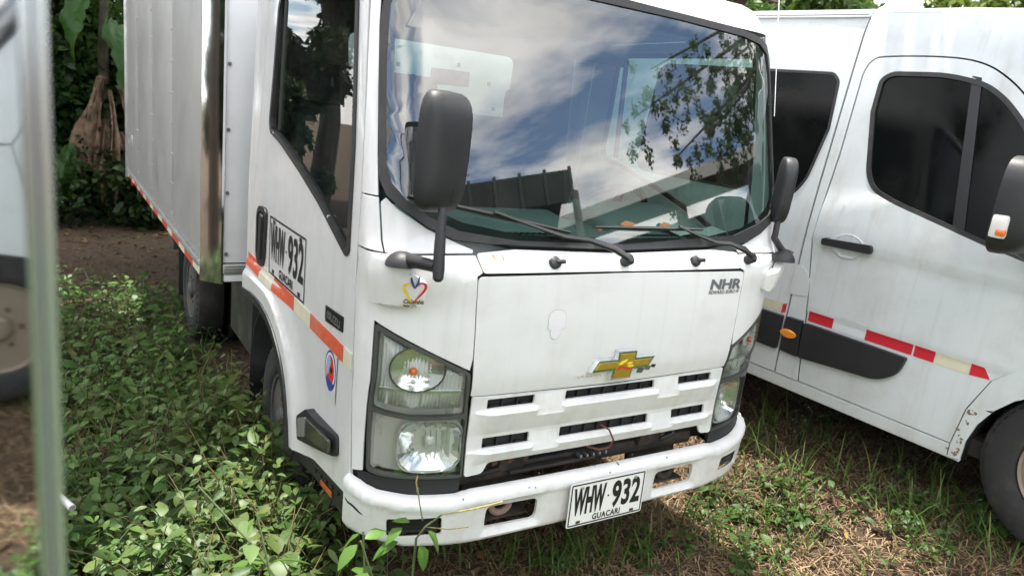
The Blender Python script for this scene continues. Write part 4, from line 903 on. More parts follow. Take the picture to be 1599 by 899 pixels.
for sg in (-1, 1):
    f_ = VS(sg)
    dr = empty('front_door'); dr.parent = V_
    def dof(s, z):      # pressed lower field and waist crease
        o_ = 0
        if z > 1.05: o_ += .010*max(0, min(1, (z-1.05)/.05))*max(0, min(1, (1.36-z+.25*(1-s))/.06))
        if z < .74: o_ -= .006*max(0, min(1, (.74-z)/.02))
        return o_
    skin('door_panel', DOOR, [VWIN], f_, VANW, dr, off=dof, thick=.012, da=.06, db=.05, xb=(.70, .72, .74, 1.05, 1.10), bev=.003, centre=vc)
    wi = inset_poly(VWIN, .020)
    skin('window_seal', VWIN, [wi], f_, GASKET, dr, off=.003, thick=.015, da=.08, db=.08, bev=.003, centre=vc)
    skin('window_pane', wi, [], f_, TINT, dr, off=-.008, thick=.004, da=.15, db=.15, bev=0, centre=vc)
    skin('window_bar', [(.785, 1.882), (.745, 1.876), (.622, 1.240), (.672, 1.252)], [], f_, BLACKS, dr, off=.0, thick=.01, bev=.002, centre=vc)
    rc = [(1.08+.075*math.cos(t), 1.083+.055*math.sin(t)) for t in np.linspace(0, 6.283, 25)[:-1]]
    hs = skin('handle_scoop', rc, [], f_, VANW, dr, off=lambda s, z: .0125 if math.hypot((s-1.08)/.075, (z-1.083)/.055) > .9 else .003, thick=.002, da=.012, db=.012, bev=0, centre=vc)
    hg = rpoly([(.957, 1.074), (.962, 1.114), (1.200, 1.098), (1.197, 1.066)], .012, 4)
    skin('door_handle', hg, [], f_, BLACKP, dr, off=.040, thick=.022, da=.04, db=.02, bev=.008, centre=vc)
    for s_ in (.975, 1.18): tube('handle_stem', [f_(s_, 1.09), f_(s_, 1.09)+(f_(s_, 1.09)-vc).normalized()*0+Vector((sg*.035, 0, 0))], .014, BLACKP, dr, 8)
    skin('rub_strip', rpoly([(1.200, .672), (.700, .668), (.720, .58), (.80, .525), (1.190, .495)], [.012, .012, .06, .08, .012], 5), [], f_, BLACKP, dr, off=.020, thick=.026, da=.06, db=.05, bev=.008, centre=vc)
    skin('pillar_panel', PIL, [], f_, VANW, V_, thick=.012, da=.06, db=.06, bev=.003, centre=vc)
    skin('front_wing', FEND, [], f_, VANW, V_, thick=.012, da=.06, db=.06, bev=.003, centre=vc)
    skin('side_door_panel', REAR, [REARW], f_, VANW, V_, thick=.012, da=.1, db=.08, bev=.003, centre=vc)
    wi = inset_poly(REARW, .014)
    skin('side_window_seal', REARW, [wi], f_, GASKET, V_, off=.002, thick=.012, da=.2, db=.1, bev=.002, centre=vc)
    skin('side_window', wi, [], f_, TINT, V_, off=-.002, thick=.004, da=.2, db=.15, bev=0, centre=vc)
    skin('sill_panel', [(.40, .305), (4.28, .305), (4.28, .365), (.452, .365), (.452, .312)], [], f_, VANW, V_, off=-.002, thick=.02, da=.3, db=.03, bev=.006, centre=vc)
    skin('pillar_rub_strip', rpoly([(1.210, .678), (1.298, .676), (1.294, .498), (1.196, .494)], .008), [], f_, BLACKP, V_, off=.020, thick=.026, db=.05, bev=.006, centre=vc)
    skin('side_rub_strip', rpoly([(1.318, .672), (2.76, .668), (2.74, .498), (1.318, .495)], .01), [], f_, BLACKP, V_, off=.020, thick=.026, da=.2, db=.05, bev=.006, centre=vc)
    skin('side_marker', [(1.266+.044*math.cos(t), .594+.020*math.sin(t)) for t in np.linspace(0, 6.283, 21)[:-1]], [], f_, AMBER, V_, off=.026, thick=.010, da=.02, db=.01, bev=.003, centre=vc)
    fl = rpoly([(1.314, .945), (1.262, .94), (1.218, .892), (1.206, .795), (1.318, .782)], .012, 3)
    skin('fuel_flap', [(p[0]+(.008 if sg < 0 else .008), p[1]) for p in inset_poly(fl, .004)], [], f_, VANW, V_, off=.004, thick=.003, bev=.001, centre=vc)
    # tape: door run and pillar run
    for (s1, s0, m_) in ((1.195, 1.068, PRED), (1.066, .907, TAPEW), (.905, .692, PRED), (.684, .598, PRED), (.596, .456, CREAM), (.454, .376, PRED)):
        q = [(s0, .683), (s1, .683), (s1, .733), (s0, .733)]
        if s0 == .376: q = [(.376, .690), (.454, .683), (.454, .733), (.405, .733)]
        skin('reflective_strip', q, [], f_, m_, dr, off=lambda s, z: dof(s, z)+.0016, thick=.001, db=.01, bev=0, centre=vc)
    for (s1, s0, m_) in ((1.46, 1.342, CREAM), (1.340, 1.318, PRED)):
        skin('reflective_strip', [(s0, .688), (s1, .680), (s1, .726), (s0, .735)], [], f_, m_, V_, off=.0016, thick=.001, db=.01, bev=0, centre=vc)
    # arch liner, wheels
    for s_ in (0, 3.20):
        v = []; f = []
        for i in range(15):
            a = R(-6)+R(192)*i/14
            for x_ in (.03, .38): v.append(Vector((x_ if sg < 0 else VW-x_, s_+.405*math.cos(a), .345+.405*math.sin(a))))
        f = [(2*i, 2*i+1, 2*i+3, 2*i+2) for i in range(14)]
        o = pyd('arch_liner', v, f, BLACKP, V_); md = o.modifiers.new('s', 'SOLIDIFY'); md.thickness = .006
        wheel(V_, Vector((.135 if sg < 0 else VW-.135, s_, .405)), sg, .350, .208, .215, RIMV, 56, 10)
    # mirror
    mm = empty('wing_mirror'); mm.parent = V_
    v = []; f = []; nu, nv_ = 28, 9
    mc = Vector((-.30 if sg < 0 else VW+.30, .385, 1.405))
    for i in range(nv_+1):
        t = i/nv_; rr = math.sin(t*math.pi/2)**.6; dy_ = -math.cos(t*math.pi/2)**.8
        for j in range(nu):
            th = 2*math.pi*j/nu; c_, s_ = math.cos(th), math.sin(th)
            x_ = math.copysign(abs(c_)**.5, c_)*rr*.15; z_ = math.copysign(abs(s_)**.5, s_)*rr*.175
            v.append(mc+Vector((x_, dy_*.13, z_)))
    for i in range(nv_):
        for j in range(nu): f.append((i*nu+j, i*nu+(j+1) % nu, (i+1)*nu+(j+1) % nu, (i+1)*nu+j))
    f.append(tuple(range(nv_*nu, (nv_+1)*nu))); pyd('mirror_head', v, f, BLACKP, mm, ang=60)
    box('mirror_glass', mc+Vector((0, .004, .02)), (.19, .006, .27), CHROME, mm, .002)
    tube('mirror_arm', [Vector((.02 if sg < 0 else VW-.02, .30, 1.20)), mc+Vector((sg*-.10, -.03, -.13)), mc+Vector((0, -.05, -.12))], [.05, .045, .04], BLACKP, mm, 10)
    lx = mc+Vector((sg*.140, -.03, -.072))
    tl = box('mirror_indicator', lx, (.030, .055, .085), mat('indicator_lens', (.75, .72, .70), .15, coat=.6), mm, .014)
    box('amber_core', lx+Vector((sg*.012, -.012, -.020)), (.014, .034, .024), AMBBULB, tl, .008)
# top shell: roof, windscreen, bonnet, nose as one loft each
def loft(name, st, m_, parent, nx=18, crown=.0, bow=.0, ang=40):
    """st: (s, z, xin) stations; lateral arc with crown (up) and bow (forwards)"""
    v = []; f = []
    for s, z, xin in st:
        for j in range(nx+1):
            t = -1+2*j/nx; e_ = 1-abs(t)**2.6; x_ = VW/2+t*(VW/2-xin); v.append(Vector((x_, s-bow*e_, z+crown*e_)))
    for i in range(len(st)-1):
        for j in range(nx): f.append((i*(nx+1)+j, i*(nx+1)+j+1, (i+1)*(nx+1)+j+1, (i+1)*(nx+1)+j))
    o = pyd(name, v, f, m_, parent, True, ang)
    md = o.modifiers.new('s', 'SOLIDIFY'); md.thickness = .008; md.offset = 0
    return o
st = [(4.30, 2.10, .13), (4.28, 2.14, .15)]+[(s_, 2.145, .152) for s_ in np.linspace(4.2, 1.0, 12)]+[(.78, 2.14, .16), (.60, 2.09, .17), (.50, 2.035, .18)]
loft('roof', st, VANW, V_, crown=.10)
loft('roof_gutter', [(4.28, 2.128, .128), (1.31, 2.128, .128), (1.31, 2.146, .150), (4.28, 2.146, .150)], VANW, V_, nx=1)
loft('windscreen', [(.50, 2.03, .19), (.33, 1.84, .16), (.10, 1.57, .13), (-.12, 1.32, .11)], TINT, V_, crown=.05, bow=.10)
loft('bonnet', [(-.12, 1.32, .10), (-.25, 1.24, .06), (-.50, 1.15, .09), (-.66, 1.06, .13), (-.76, .95, .15)], VANW, V_, crown=.06, bow=.12)
loft('nose_panel', [(-.76, .95, .15), (-.79, .80, .16), (-.80, .70, .16)], BLACKS, V_, bow=.14)
loft('front_bumper', [(-.79, .70, .15), (-.83, .66, .14), (-.84, .50, .13), (-.83, .36, .13), (-.78, .28, .16)], VANW, V_, bow=.15)
loft('bumper_grille', [(-.838, .56, .55), (-.840, .44, .55)], BLACKP, V_, nx=8, bow=.155)
for sg in (-1, 1):
    x_ = .19 if sg < 0 else VW-.19
    hl = box('headlight', (x_, -.72, .93), (.20, .34, .34), REFLECT, V_, .05, Matrix.Rotation(R(-18), 3, 'X')); box('headlight_lens', (x_+sg*.012, -.735, .93), (.20, .34, .35), LENSC, hl, .05, Matrix.Rotation(R(-18), 3, 'X'))
box('rear_doors', (VW/2, 4.29, 1.28), (1.80, .04, 1.72), VANW, V_, .02)
box('van_floor', (VW/2, 2.0, .36), (1.85, 4.4, .08), CHASSIS, V_, .01)
box('cabin_dark', (VW/2, 2.5, 1.2), (1.72, 3.4, 1.5), DARK, V_, .01)
box('dash_block', (VW/2, .25, 1.05), (1.75, .6, .3), DASH, V_, .03)
# mud and dry creeper stuck at the wing's edge
for k_ in range(26):
    z_ = .33+.22*rnd.random(); s_ = .41+.05*rnd.random()**2; w_ = rnd.uniform(.002, .008)
    poly_decal('dried_mud', [(w_*math.cos(t)*rnd.uniform(.4, 1.3), w_*1.2*math.sin(t)*rnd.uniform(.4, 1.3)) for t in np.linspace(0, 6.28, 8)[:-1]], lambda x, y, a=s_, b=z_: VS(-1)(a-.25*max(0, b-.45)+x, b+y)+Vector((-.002, 0, 0)), mat('mud', (.22, .15, .09), .95), V_)

# ---------------------------------------------------------------- neighbouring truck body at the left edge: polished corner right beside the camera
NB = empty('truck_body', (0, 0, 0)); tag(NB, 'polished steel corner of a neighbouring truck body, mirror bright', 'truck body')
c1 = cray(62, 450, .36); c2 = cray(90, 450, .36)
na = R(NA_DEG) if 'NA_DEG' in globals() else R(128)
tn = Vector((-math.cos(na), math.sin(na), 0)); tn = -tn if tn.dot(Vector((-1, -1, 0))) < 0 else tn
z0_, z1_ = .75, 2.9
def vprism(name, pts, za, zb_, m_, parent, bev=.0):
    k = len(pts); v = [Vector((p[0], p[1], za)) for p in pts]+[Vector((p[0], p[1], zb_)) for p in pts]
    f = [tuple(range(k)), tuple(range(k, 2*k))]+[(i, (i+1) % k, k+(i+1) % k, k+i) for i in range(k)]
    o = pyd(name, v, f, m_, parent, True, 20); bm = bmesh.new(); bm.from_mesh(o.data); bmesh.ops.recalc_face_normals(bm, faces=bm.faces); bm.to_mesh(o.data); bm.free()
    if bev: bevel(o, bev, 3)
    return o
a0 = Vector((c1.x, c1.y, 0)); b0 = Vector((c2.x, c2.y, 0)); far = a0+tn*.34
inw = Vector((-.9, .43, 0)).normalized()
vprism('corner_sheet', [a0, far, far+inw*.01, a0+inw*.01], z0_, z1_, mat('mirror_steel', (.70, .72, .74), .035, metal=1, bump=.02, bscale=5), NB)
vprism('corner_edge', [a0+Vector((.0005, 0, 0)), b0, b0+Vector((-.004, .03, 0)), a0+Vector((-.004, .03, 0))], z0_-.02, z1_, mat('brushed_steel', (.70, .75, .80), .20, metal=.85), NB, .004)
bk = far+Vector((-2.2, .1, 0)); sd = b0+Vector((-.12, .55, 0))
vprism('body_walls', [a0+inw*.02+Vector((0, .03, 0)), far+inw*.02, bk, bk+Vector((0, .75, 0)), sd], z0_, z1_, BOXF, NB)
vprism('body_floor', [a0+inw*.08, bk+Vector((.05, .05, 0)), bk+Vector((.05, .7, 0)), sd+Vector((-.1, -.1, 0))], .60, .74, CHASSIS, NB)
for dx_ in (-.5, -1.7):
    for dy_ in (.12, .62): tube('support_leg', [(a0.x+dx_, a0.y+dy_-.1, 0), (a0.x+dx_, a0.y+dy_-.1, .62)], .05, CHASSIS, NB, 10)
# ---------------------------------------------------------------- ground
def sstep(t): t = np.clip(t, 0, 1); return t*t*(3-2*t)
def gz(x, y):
    x = np.asarray(x, float); y = np.asarray(y, float)
    near = np.exp(-((x/14)**2+((y-2)/16)**2))
    return (.20*sstep((x-.95)/.65)+.06*sstep((x-1.5)/.3))*near+near*(.018*np.sin(2.1*x+1.3*y)+.012*np.sin(4.7*x-3.1*y+1)+.008*np.sin(9*x+7*y))-.01
g = np.sinh(np.linspace(-4.6, 4.6, 261))/np.sinh(4.6)
gx = g*150; gy = g*150+1.0
Xg, Yg = np.meshgrid(gx, gy); Zg = gz(Xg, Yg)
vv = np.stack([Xg, Yg, Zg], -1).reshape(-1, 3); n_ = len(gx)
idx = np.arange(n_*n_).reshape(n_, n_); ff = np.stack([idx[:-1, :-1], idx[:-1, 1:], idx[1:, 1:], idx[1:, :-1]], -1).reshape(-1, 4)
def np_mesh(name, V, F4=None, F3=None, m_=None, parent=None, smooth=True):
    me = bpy.data.meshes.new(name); V = np.asarray(V, np.float32); me.vertices.add(len(V)); me.vertices.foreach_set('co', V.ravel())
    ls = []; st = []; k = 0
    for F in (F4, F3):
        if F is not None and len(F):
            F = np.asarray(F, np.int32); ls.append(F.ravel()); st.append(k+np.arange(len(F))*F.shape[1]); k += F.size
    ls = np.concatenate(ls); st = np.concatenate(st).astype(np.int32)
    me.loops.add(len(ls)); me.loops.foreach_set('vertex_index', ls); me.polygons.add(len(st)); me.polygons.foreach_set('loop_start', st)
    me.update(calc_edges=True); me.validate()
    o = bpy.data.objects.new(name, me); COL.objects.link(o)
    if m_: me.materials.append(m_)
    if parent: o.parent = parent
    if smooth: me.polygons.foreach_set('use_smooth', np.ones(len(me.polygons), bool))
    return o
SOIL, t, b = bsdf('soil'); L = t.links.new
tcn = t.nodes.new('ShaderNodeTexCoord')
n1 = t.nodes.new('ShaderNodeTexNoise'); n1.inputs['Scale'].default_value = 1.6; n1.inputs['Detail'].default_value = 8; L(tcn.outputs['Object'], n1.inputs['Vector'])
n2 = t.nodes.new('ShaderNodeTexNoise'); n2.inputs['Scale'].default_value = 38; n2.inputs['Detail'].default_value = 8; n2.inputs['Roughness'].default_value = .7; L(tcn.outputs['Object'], n2.inputs['Vector'])
c1_ = t.nodes.new('ShaderNodeValToRGB'); e = c1_.color_ramp.elements; e[0].position = .28; e[0].color = (.035, .024, .016, 1); e[1].position = .75; e[1].color = (.17, .115, .07, 1)
k3 = e.new(.5); k3.color = (.085, .056, .034, 1); L(n2.outputs['Fac'], c1_.inputs[0])
c2_ = t.nodes.new('ShaderNodeMixRGB'); c2_.blend_type = 'MULTIPLY'; c2_.inputs[0].default_value = .6; L(c1_.outputs[0], c2_.inputs[1])
r_ = t.nodes.new('ShaderNodeValToRGB'); r_.color_ramp.elements[0].color = (.45, .48, .40, 1); r_.color_ramp.elements[1].color = (1.2, 1.1, .95, 1); L(n1.outputs['Fac'], r_.inputs[0]); L(r_.outputs[0], c2_.inputs[2]); L(c2_.outputs[0], b.inputs['Base Color'])
b.inputs['Roughness'].default_value = .95
bp = t.nodes.new('ShaderNodeBump'); bp.inputs['Strength'].default_value = .9; bp.inputs['Distance'].default_value = .03; L(n2.outputs['Fac'], bp.inputs['Height']); L(bp.outputs[0], b.inputs['Normal'])
struct(np_mesh('ground', vv, ff, None, SOIL))
def gpt(px, py):
    d = cray(px, py, 1)-CAMP; t_ = 3.
    for _ in range(40):
        p = CAMP+d*t_; t_ += (p.z-float(gz(p.x, p.y)))/(-d.z)*.8
        if t_ > 60 or t_ < 0: return None
    p = CAMP+d*t_; return Vector((p.x, p.y, float(gz(p.x, p.y))))

# ---------------------------------------------------------------- foliage meshes as arrays
NR = np.random.RandomState(5)
def rotz(a): c, s = np.cos(a), np.sin(a); return np.array([[c, -s, 0], [s, c, 0], [0, 0, 1]])
def roty(a): c, s = np.cos(a), np.sin(a); return np.array([[c, 0, s], [0, 1, 0], [-s, 0, c]])
def rotx(a): c, s = np.cos(a), np.sin(a); return np.array([[1, 0, 0], [0, c, -s], [0, s, c]])
def leaf_tpl(width=.55, fold=.18, droop=.25, wavy=.0):
    """ovate leaf along +x, length 1: (V, F4, F3)"""
    xs = [0, .12, .34, .62, .84, 1.0]; ws = [0, .55, 1.0, .82, .40, 0]; V = []
    for x, w in zip(xs, ws):
        z = -droop*x*x
        V.append((x, 0, z))
        if 0 < x < 1:
            V.append((x+.02, w*width/2, z+fold*w*width/2+wavy*((len(V) % 2)-.5))); V.append((x+.02, -w*width/2, z+fold*w*width/2-wavy*((len(V) % 2)-.5)))
    # indices: 0 base; per i in 1..4: mid 1+3(i-1), left +1, right +2 ; tip 13
    F4 = []; F3 = [(0, 1, 2), (0, 3, 1)]
    for i in range(3):
        m0 = 1+3*i; m1 = m0+3; F4 += [(m0, m1, m1+1, m0+1), (m0, m0+2, m1+2, m1)]
    F3 += [(10, 13, 11), (10, 12, 13)]
    return np.array(V), np.array(F4), np.array(F3)
class Acc:
    def __init__(s): s.V = []; s.F4 = []; s.F3 = []; s.n = 0
    def add(s, V, F4, F3):
        s.V.append(V)
        if F4 is not None and len(F4): s.F4.append(np.asarray(F4)+s.n)
        if F3 is not None and len(F3): s.F3.append(np.asarray(F3)+s.n)
        s.n += len(V)
    def build(s, name, m_, parent=None, smooth=True):
        return np_mesh(name, np.concatenate(s.V), np.concatenate(s.F4) if s.F4 else None, np.concatenate(s.F3) if s.F3 else None, m_, parent, smooth)
LT = [leaf_tpl(.34, .2, .35), leaf_tpl(.80, .12, .25, .02), leaf_tpl(.55, .2, .2), leaf_tpl(.62, .12, .4, .02), leaf_tpl(.48, .3, .1), leaf_tpl(.66, .1, .3, .03)]
def stem_arr(pts, r):
    V = []; F = []
    for i, p in enumerate(pts):
        for j in range(3): a = j*2.094; V.append((p[0]+r*math.cos(a), p[1]+r*math.sin(a), p[2]))
    for i in range(len(pts)-1):
        for j in range(3): F.append((3*i+j, 3*i+(j+1) % 3, 3*i+3+(j+1) % 3, 3*i+3+j))
    return np.array(V), np.array(F)
def weed(h, nodes, ll, lean, rs, spread=1.0):
    """one plant: stem points and leaves as (length, matrix, origin, template)"""
    az = rs.uniform(0, 6.28); bend = rs.uniform(.1, .6)*lean; pts = []
    for i in range(nodes+1):
        t = i/nodes; pts.append((math.cos(az)*bend*h*t*t, math.sin(az)*bend*h*t*t, h*t))
    lv = []; a0 = rs.uniform(0, 6.28)
    for i in range(1, nodes+1):
        t = i/nodes; a = a0+i*1.57+rs.uniform(-.3, .3)
        for s in (0, math.pi):
            l = ll*(1.1-.45*abs(t-.55)*1.6)*rs.uniform(.7, 1.2)
            if i == nodes: l *= .75
            el = rs.uniform(-.55, .35)+(.35 if i == nodes else 0)
            M_ = rotz(a+s+rs.uniform(-.25, .25)) @ roty(el) @ rotx(rs.uniform(-.5, .5))
            p = np.array(pts[i])+M_ @ np.array([.012*spread, 0, 0]); lv.append((l, M_, p, rs.randint(len(LT))))
    return pts, lv
def weed_into(accL, accS, pos, rs, **kw):
    pts, lv = weed(rs=rs, **kw); pos = np.array(pos)
    V, F = stem_arr(pts, .0022); accS.add(V+pos, F, None)
    for l, M_, p, k in lv:
        V, F4, F3 = LT[k]; accL.add((V*l) @ M_.T+p+pos, F4, F3)
GREENW = leaf_mat('weed_leaf', [(.045, .105, .025), (.08, .165, .037), (.125, .225, .05), (.06, .13, .03), (.15, .205, .06)], .3)
GREENL = leaf_mat('pale_weed_leaf', [(.10, .18, .05), (.16, .24, .085), (.19, .25, .12), (.12, .20, .05)], .35)
GREENB = leaf_mat('bright_leaf', [(.075, .16, .025), (.10, .20, .035), (.085, .17, .03)], .3)
STEMM = mat('weed_stem', (.10, .13, .05), .7)
aL, aS = Acc(), Acc(); rs = np.random.RandomState(3)
def in_truck(x, y):
    return (abs(x) < .70 and y > .15) or (abs(x) < .85 and .9 < y < 1.5 and abs(x) > .5) or (abs(x) < .86 and 3.2 < y < 3.95)
cnt = 0
for _ in range(5200):
    x = rs.uniform(-2.6, -.25); y = rs.uniform(-.6, 6.0)
    if in_truck(x, y): continue
    d = 1.0                                            # how thickly weeds stand here
    if x > -.55 and y < .25: d = .55 if x < -.45 else .12
    if y > 4.4: d *= max(0, 1-(y-4.4)/1.0)
    if y > 2.2 and x > -.95: d *= .5
    patch = .5+.5*math.sin(2.3*x+1.1*y+1)*math.sin(1.7*y-2.2*x)
    d *= .18+.95*patch
    if rs.rand() > d*.62: continue
    far = y > 2.5
    weed_into(aL, aS, (x, y, float(gz(x, y))-.01), rs, h=rs.uniform(.08, .26)*(1.5 if y < .7 else 1.15 if y < 2 else 1), nodes=rs.randint(2, 6), ll=.028+.07*rs.rand()**1.4, lean=1.3); cnt += 1
for _ in range(1500):
    x, y = rs.uniform(-1.2, 2.6), rs.uniform(-2.6, -.55)
    if math.hypot(x+1.6, y+1.8) < .5 or (x > .8 and y > -1.1): continue
    weed_into(aL, aS, (x, y, float(gz(x, y))-.01), rs, h=rs.uniform(.08, .22), nodes=rs.randint(3, 5), ll=rs.uniform(.05, .085), lean=1.2)
stuff(aL.build('ground_cover', GREENW), 'dense low leafy weeds covering the ground left of the truck', 'weeds')
stuff(aS.build('ground_cover_stems', STEMM), 'thin stems of the low weeds left of the truck', 'weeds')
aT, aTs = Acc(), Acc()
for _ in range(150):
    t_ = rs.rand(); x, y = rs.uniform(-1.35, -.80), rs.uniform(-.15, 1.75)
    if y < .35: x = rs.uniform(-1.3, -.58)
    if abs(x) < .82 and .85 < y < 1.55: continue
    weed_into(aT, aTs, (x, y, float(gz(x, y))-.01), rs, h=rs.uniform(.18, .40), nodes=rs.randint(4, 7), ll=rs.uniform(.045, .085), lean=1.5)
for _ in range(80):
    x, y = rs.uniform(-1.25, -.90), rs.uniform(-.05, .75)
    weed_into(aT, aTs, (x, y, float(gz(x, y))-.01), rs, h=rs.uniform(.22, .46), nodes=rs.randint(4, 7), ll=rs.uniform(.05, .095), lean=1.3)
for _ in range(150):
    x, y = rs.uniform(-1.10, -.83), rs.uniform(.6, 1.9)
    weed_into(aT, aTs, (x, y, float(gz(x, y))-.01), rs, h=rs.uniform(.24, .50), nodes=rs.randint(4, 8), ll=rs.uniform(.05, .09), lean=1.2)
for _ in range(330):
    x, y = rs.uniform(-2.4, -.7), rs.uniform(-.3, 4.2)
    if abs(x) < .9 and y > .2: continue
    weed_into(aT, aTs, (x, y, float(gz(x, y))-.01), rs, h=rs.uniform(.10, .30), nodes=rs.randint(2, 5), ll=rs.uniform(.05, .10), lean=1.5)
stuff(aT.build('tall_weeds', leaf_mat('tall_weed_leaf', [(.06, .125, .028), (.10, .17, .045), (.145, .20, .07), (.05, .105, .025), (.15, .18, .045)], .35)), 'taller pale weeds crowding the front wheel and bumper corner', 'weeds')
stuff(aTs.build('tall_weed_stems', mat('dry_stem', (.17, .13, .06), .8)), 'stems of the taller weeds by the front wheel', 'weeds')
aF, aFs = Acc(), Acc()
for _ in range(900):
    x, y = rs.uniform(-5.0, -2.5), rs.uniform(-3.0, 6.5)
    weed_into(aF, aFs, (x, y, float(gz(x, y))-.01), rs, h=rs.uniform(.1, .3), nodes=3, ll=rs.uniform(.08, .14), lean=1.2)
for _ in range(1500):
    x, y = rs.uniform(-5.0, 4.0), rs.uniform(-8, -2.5)
    weed_into(aF, aFs, (x, y, float(gz(x, y))-.01), rs, h=rs.uniform(.1, .3), nodes=3, ll=rs.uniform(.10, .18), lean=1.2)
stuff(aF.build('weeds_farther_left', GREENW), 'weeds spreading left of the steel corner and behind the camera', 'weeds')
# single weeds one can point at: each leaf an object of its own
LME = []
for i, (V, F4, F3) in enumerate(LT):
    o = np_mesh('leaf', V, F4, F3); me = o.data; bpy.data.objects.remove(o); LME.append(me)
LMC = {}
def leaf_mesh(k, m_):
    if (k, m_.name) not in LMC: me = LME[k].copy(); me.materials.append(m_); LMC[(k, m_.name)] = me
    return LMC[(k, m_.name)]
def single_weed(pos, label, m_, seed, group=None, **kw):
    r2 = np.random.RandomState(seed); root = empty('leafy_weed', pos); tag(root, label, 'weed', group)
    pts, lv = weed(rs=r2, **kw); tube('stem', pts, .003, STEMM, root, 5)
    for l, M_, p, k in lv:
        o = bpy.data.objects.new('leaf', leaf_mesh(k, m_)); COL.objects.link(o); o.parent = root
        mm = Matrix([list(M_[i]*l)+[p[i]] for i in range(3)]+[[0, 0, 0, 1]]); o.matrix_local = mm
    return root
SW = [((668, 888), .30, 5, .115, GREENB, 'bright green big-leaved weed under the bumper corner, below the yellow seed spikes', 1.6),
      ((585, 892), .30, 5, .12, GREENB, 'bright green weed with the broadest leaf, just left of the bumper corner', 1.2),
      ((545, 850), .32, 5, .085, GREENL, 'pale green weed touching the left end of the bumper', 1.2),
      ((500, 800), .34, 6, .085, GREENL, 'pale green weed leaning over the orange sill reflector', 1.3),
      ((462, 745), .34, 6, .080, GREENL, 'tall pale green weed beside the front wheel arch trim', 1.0),
      ((425, 660), .30, 5, .075, GREENL, 'pale weed growing in front of the front tyre', 1.0),
      ((400, 735), .28, 5, .075, GREENL, 'pale weed half a step left of the front wheel', 1.3),
      ((330, 840), .26, 5, .095, GREENW, 'dark broad-leaved weed at the bottom left of the weeds', 1.3),
      ((230, 880), .26, 5, .10, GREENW, 'dark broad-leaved weed lowest beside the steel corner', 1.3),
      ((455, 880), .28, 5, .10, GREENB, 'bright weed at the bottom edge, left of the bumper', 1.3)]
for i, (pp, h_, nd, ll, m_, lab, ln) in enumerate(SW):
    p = gpt(*pp)
    if i in (0, 1, 2, 9):          # these stand in front of the bumper: base below the frame
        q_ = cray(pp[0]-(30 if i == 0 else 0), pp[1]-25, 1.95); p = Vector((q_.x, q_.y, float(gz(q_.x, q_.y)))); h_ = q_.z-p.z+.02
    if p: single_weed(p, lab, m_, 40+i, h=h_, nodes=nd, ll=ll, lean=ln)
# the plant with seed spikes that reaches across the bumper
q_ = cray(640, 885, 1.98); sp = empty('spiked_weed', (q_.x, q_.y, float(gz(q_.x, q_.y)))); tag(sp, 'weed whose two yellow seed spikes cross the left bumper corner', 'weed')
b0_ = Vector(sp.location)
def toW(px, py, d): return cray(px, py, d)-b0_
pA = [Vector((0, 0, 0)), toW(650, 840, 2.02), toW(664, 822, 2.0), toW(690, 803, 1.99), toW(740, 794, 2.02), toW(785, 783, 2.06)]
tube('stem', pA[:4], [.004, .0035, .003, .0025], STEMM, sp, 6); SEED = mat('seed_spike', (.30, .25, .08), .8, bump=.8, bscale=200, var=.3, vscale=90)
tube('seed_spike', pA[3:], [.0018, .0026, .0030], SEED, sp, 7)
tube('stem', [toW(660, 812, 2.0), toW(655, 785, 1.99), toW(652, 760, 2.0)], [.002, .0018, .0016], STEMM, sp, 5); tube('seed_spike', [toW(652, 770, 2.0), toW(650, 752, 1.995), toW(652, 742, 1.995)], [.0014, .0024, .0018], SEED, sp, 7)
tube('seed_spike', [toW(664, 822, 2.0), toW(700, 826, 2.0), toW(732, 822, 2.02)], [.0012, .0015, .002], SEED, sp, 6)
for (px, py, l, a, e_) in ((640, 815, .05, 2.4, -.2), (628, 823, .06, 3.3, .3), (668, 828, .075, -.6, .75), (655, 850, .07, -1.2, .9), (622, 845, .08, 2.9, .3)):
    o = bpy.data.objects.new('leaf', leaf_mesh(3, GREENB)); COL.objects.link(o); o.parent = sp; M_ = rotz(a) @ roty(e_)
    p = toW(px, py, 2.0); o.matrix_local = Matrix([list(M_[i]*l)+[p[i]] for i in range(3)]+[[0, 0, 0, 1]])
# ---------------------------------------------------------------- grass, straw and litter on the right
def blade(acc, p, az, l, w, lean, rs):
    k = 5; V = []; F4 = []
    for i in range(k+1):
        t = i/k; r_ = l*lean*t**1.7; z = l*(t-.35*lean*t*t); ww = w*(1-t)**.6*(.5+.5*min(1, t*4)); c, s = math.cos(az), math.sin(az)
        V += [(p[0]+c*r_-s*ww, p[1]+s*r_+c*ww, p[2]+z), (p[0]+c*r_+s*ww, p[1]+s*r_-c*ww, p[2]+z)]
    for i in range(k): F4.append((2*i, 2*i+1, 2*i+3, 2*i+2))
    acc.add(np.array(V), np.array(F4), None)
GRASS = leaf_mat('grass_blade', [(.045, .10, .018), (.075, .155, .027), (.11, .19, .036), (.21, .20, .07)], .35)
gA = Acc(); rs = np.random.RandomState(11)
tufts = [(1135, 790), (1160, 755), (1215, 655), (1260, 690), (1190, 830), (1290, 705), (1440, 795), (1390, 805), (1335, 775), (1480, 805), (1590, 825), (1500, 835), (980, 850), (945, 872), (1020, 882), (765, 872), (880, 862), (700, 882), (820, 892), (1100, 822), (1250, 780), (1540, 872), (1420, 852), (1180, 690), (1172, 662), (1205, 715), (1075, 850), (1130, 870), (900, 890), (790, 895), (1300, 740), (1360, 760), (1400, 740), (1450, 745), (1240, 860), (1340, 890), (1570, 890), (1480, 885), (730, 865), (850, 880), (1145, 720), (1230, 745), (1590, 790), (1520, 800), (1460, 820), (1560, 850)]
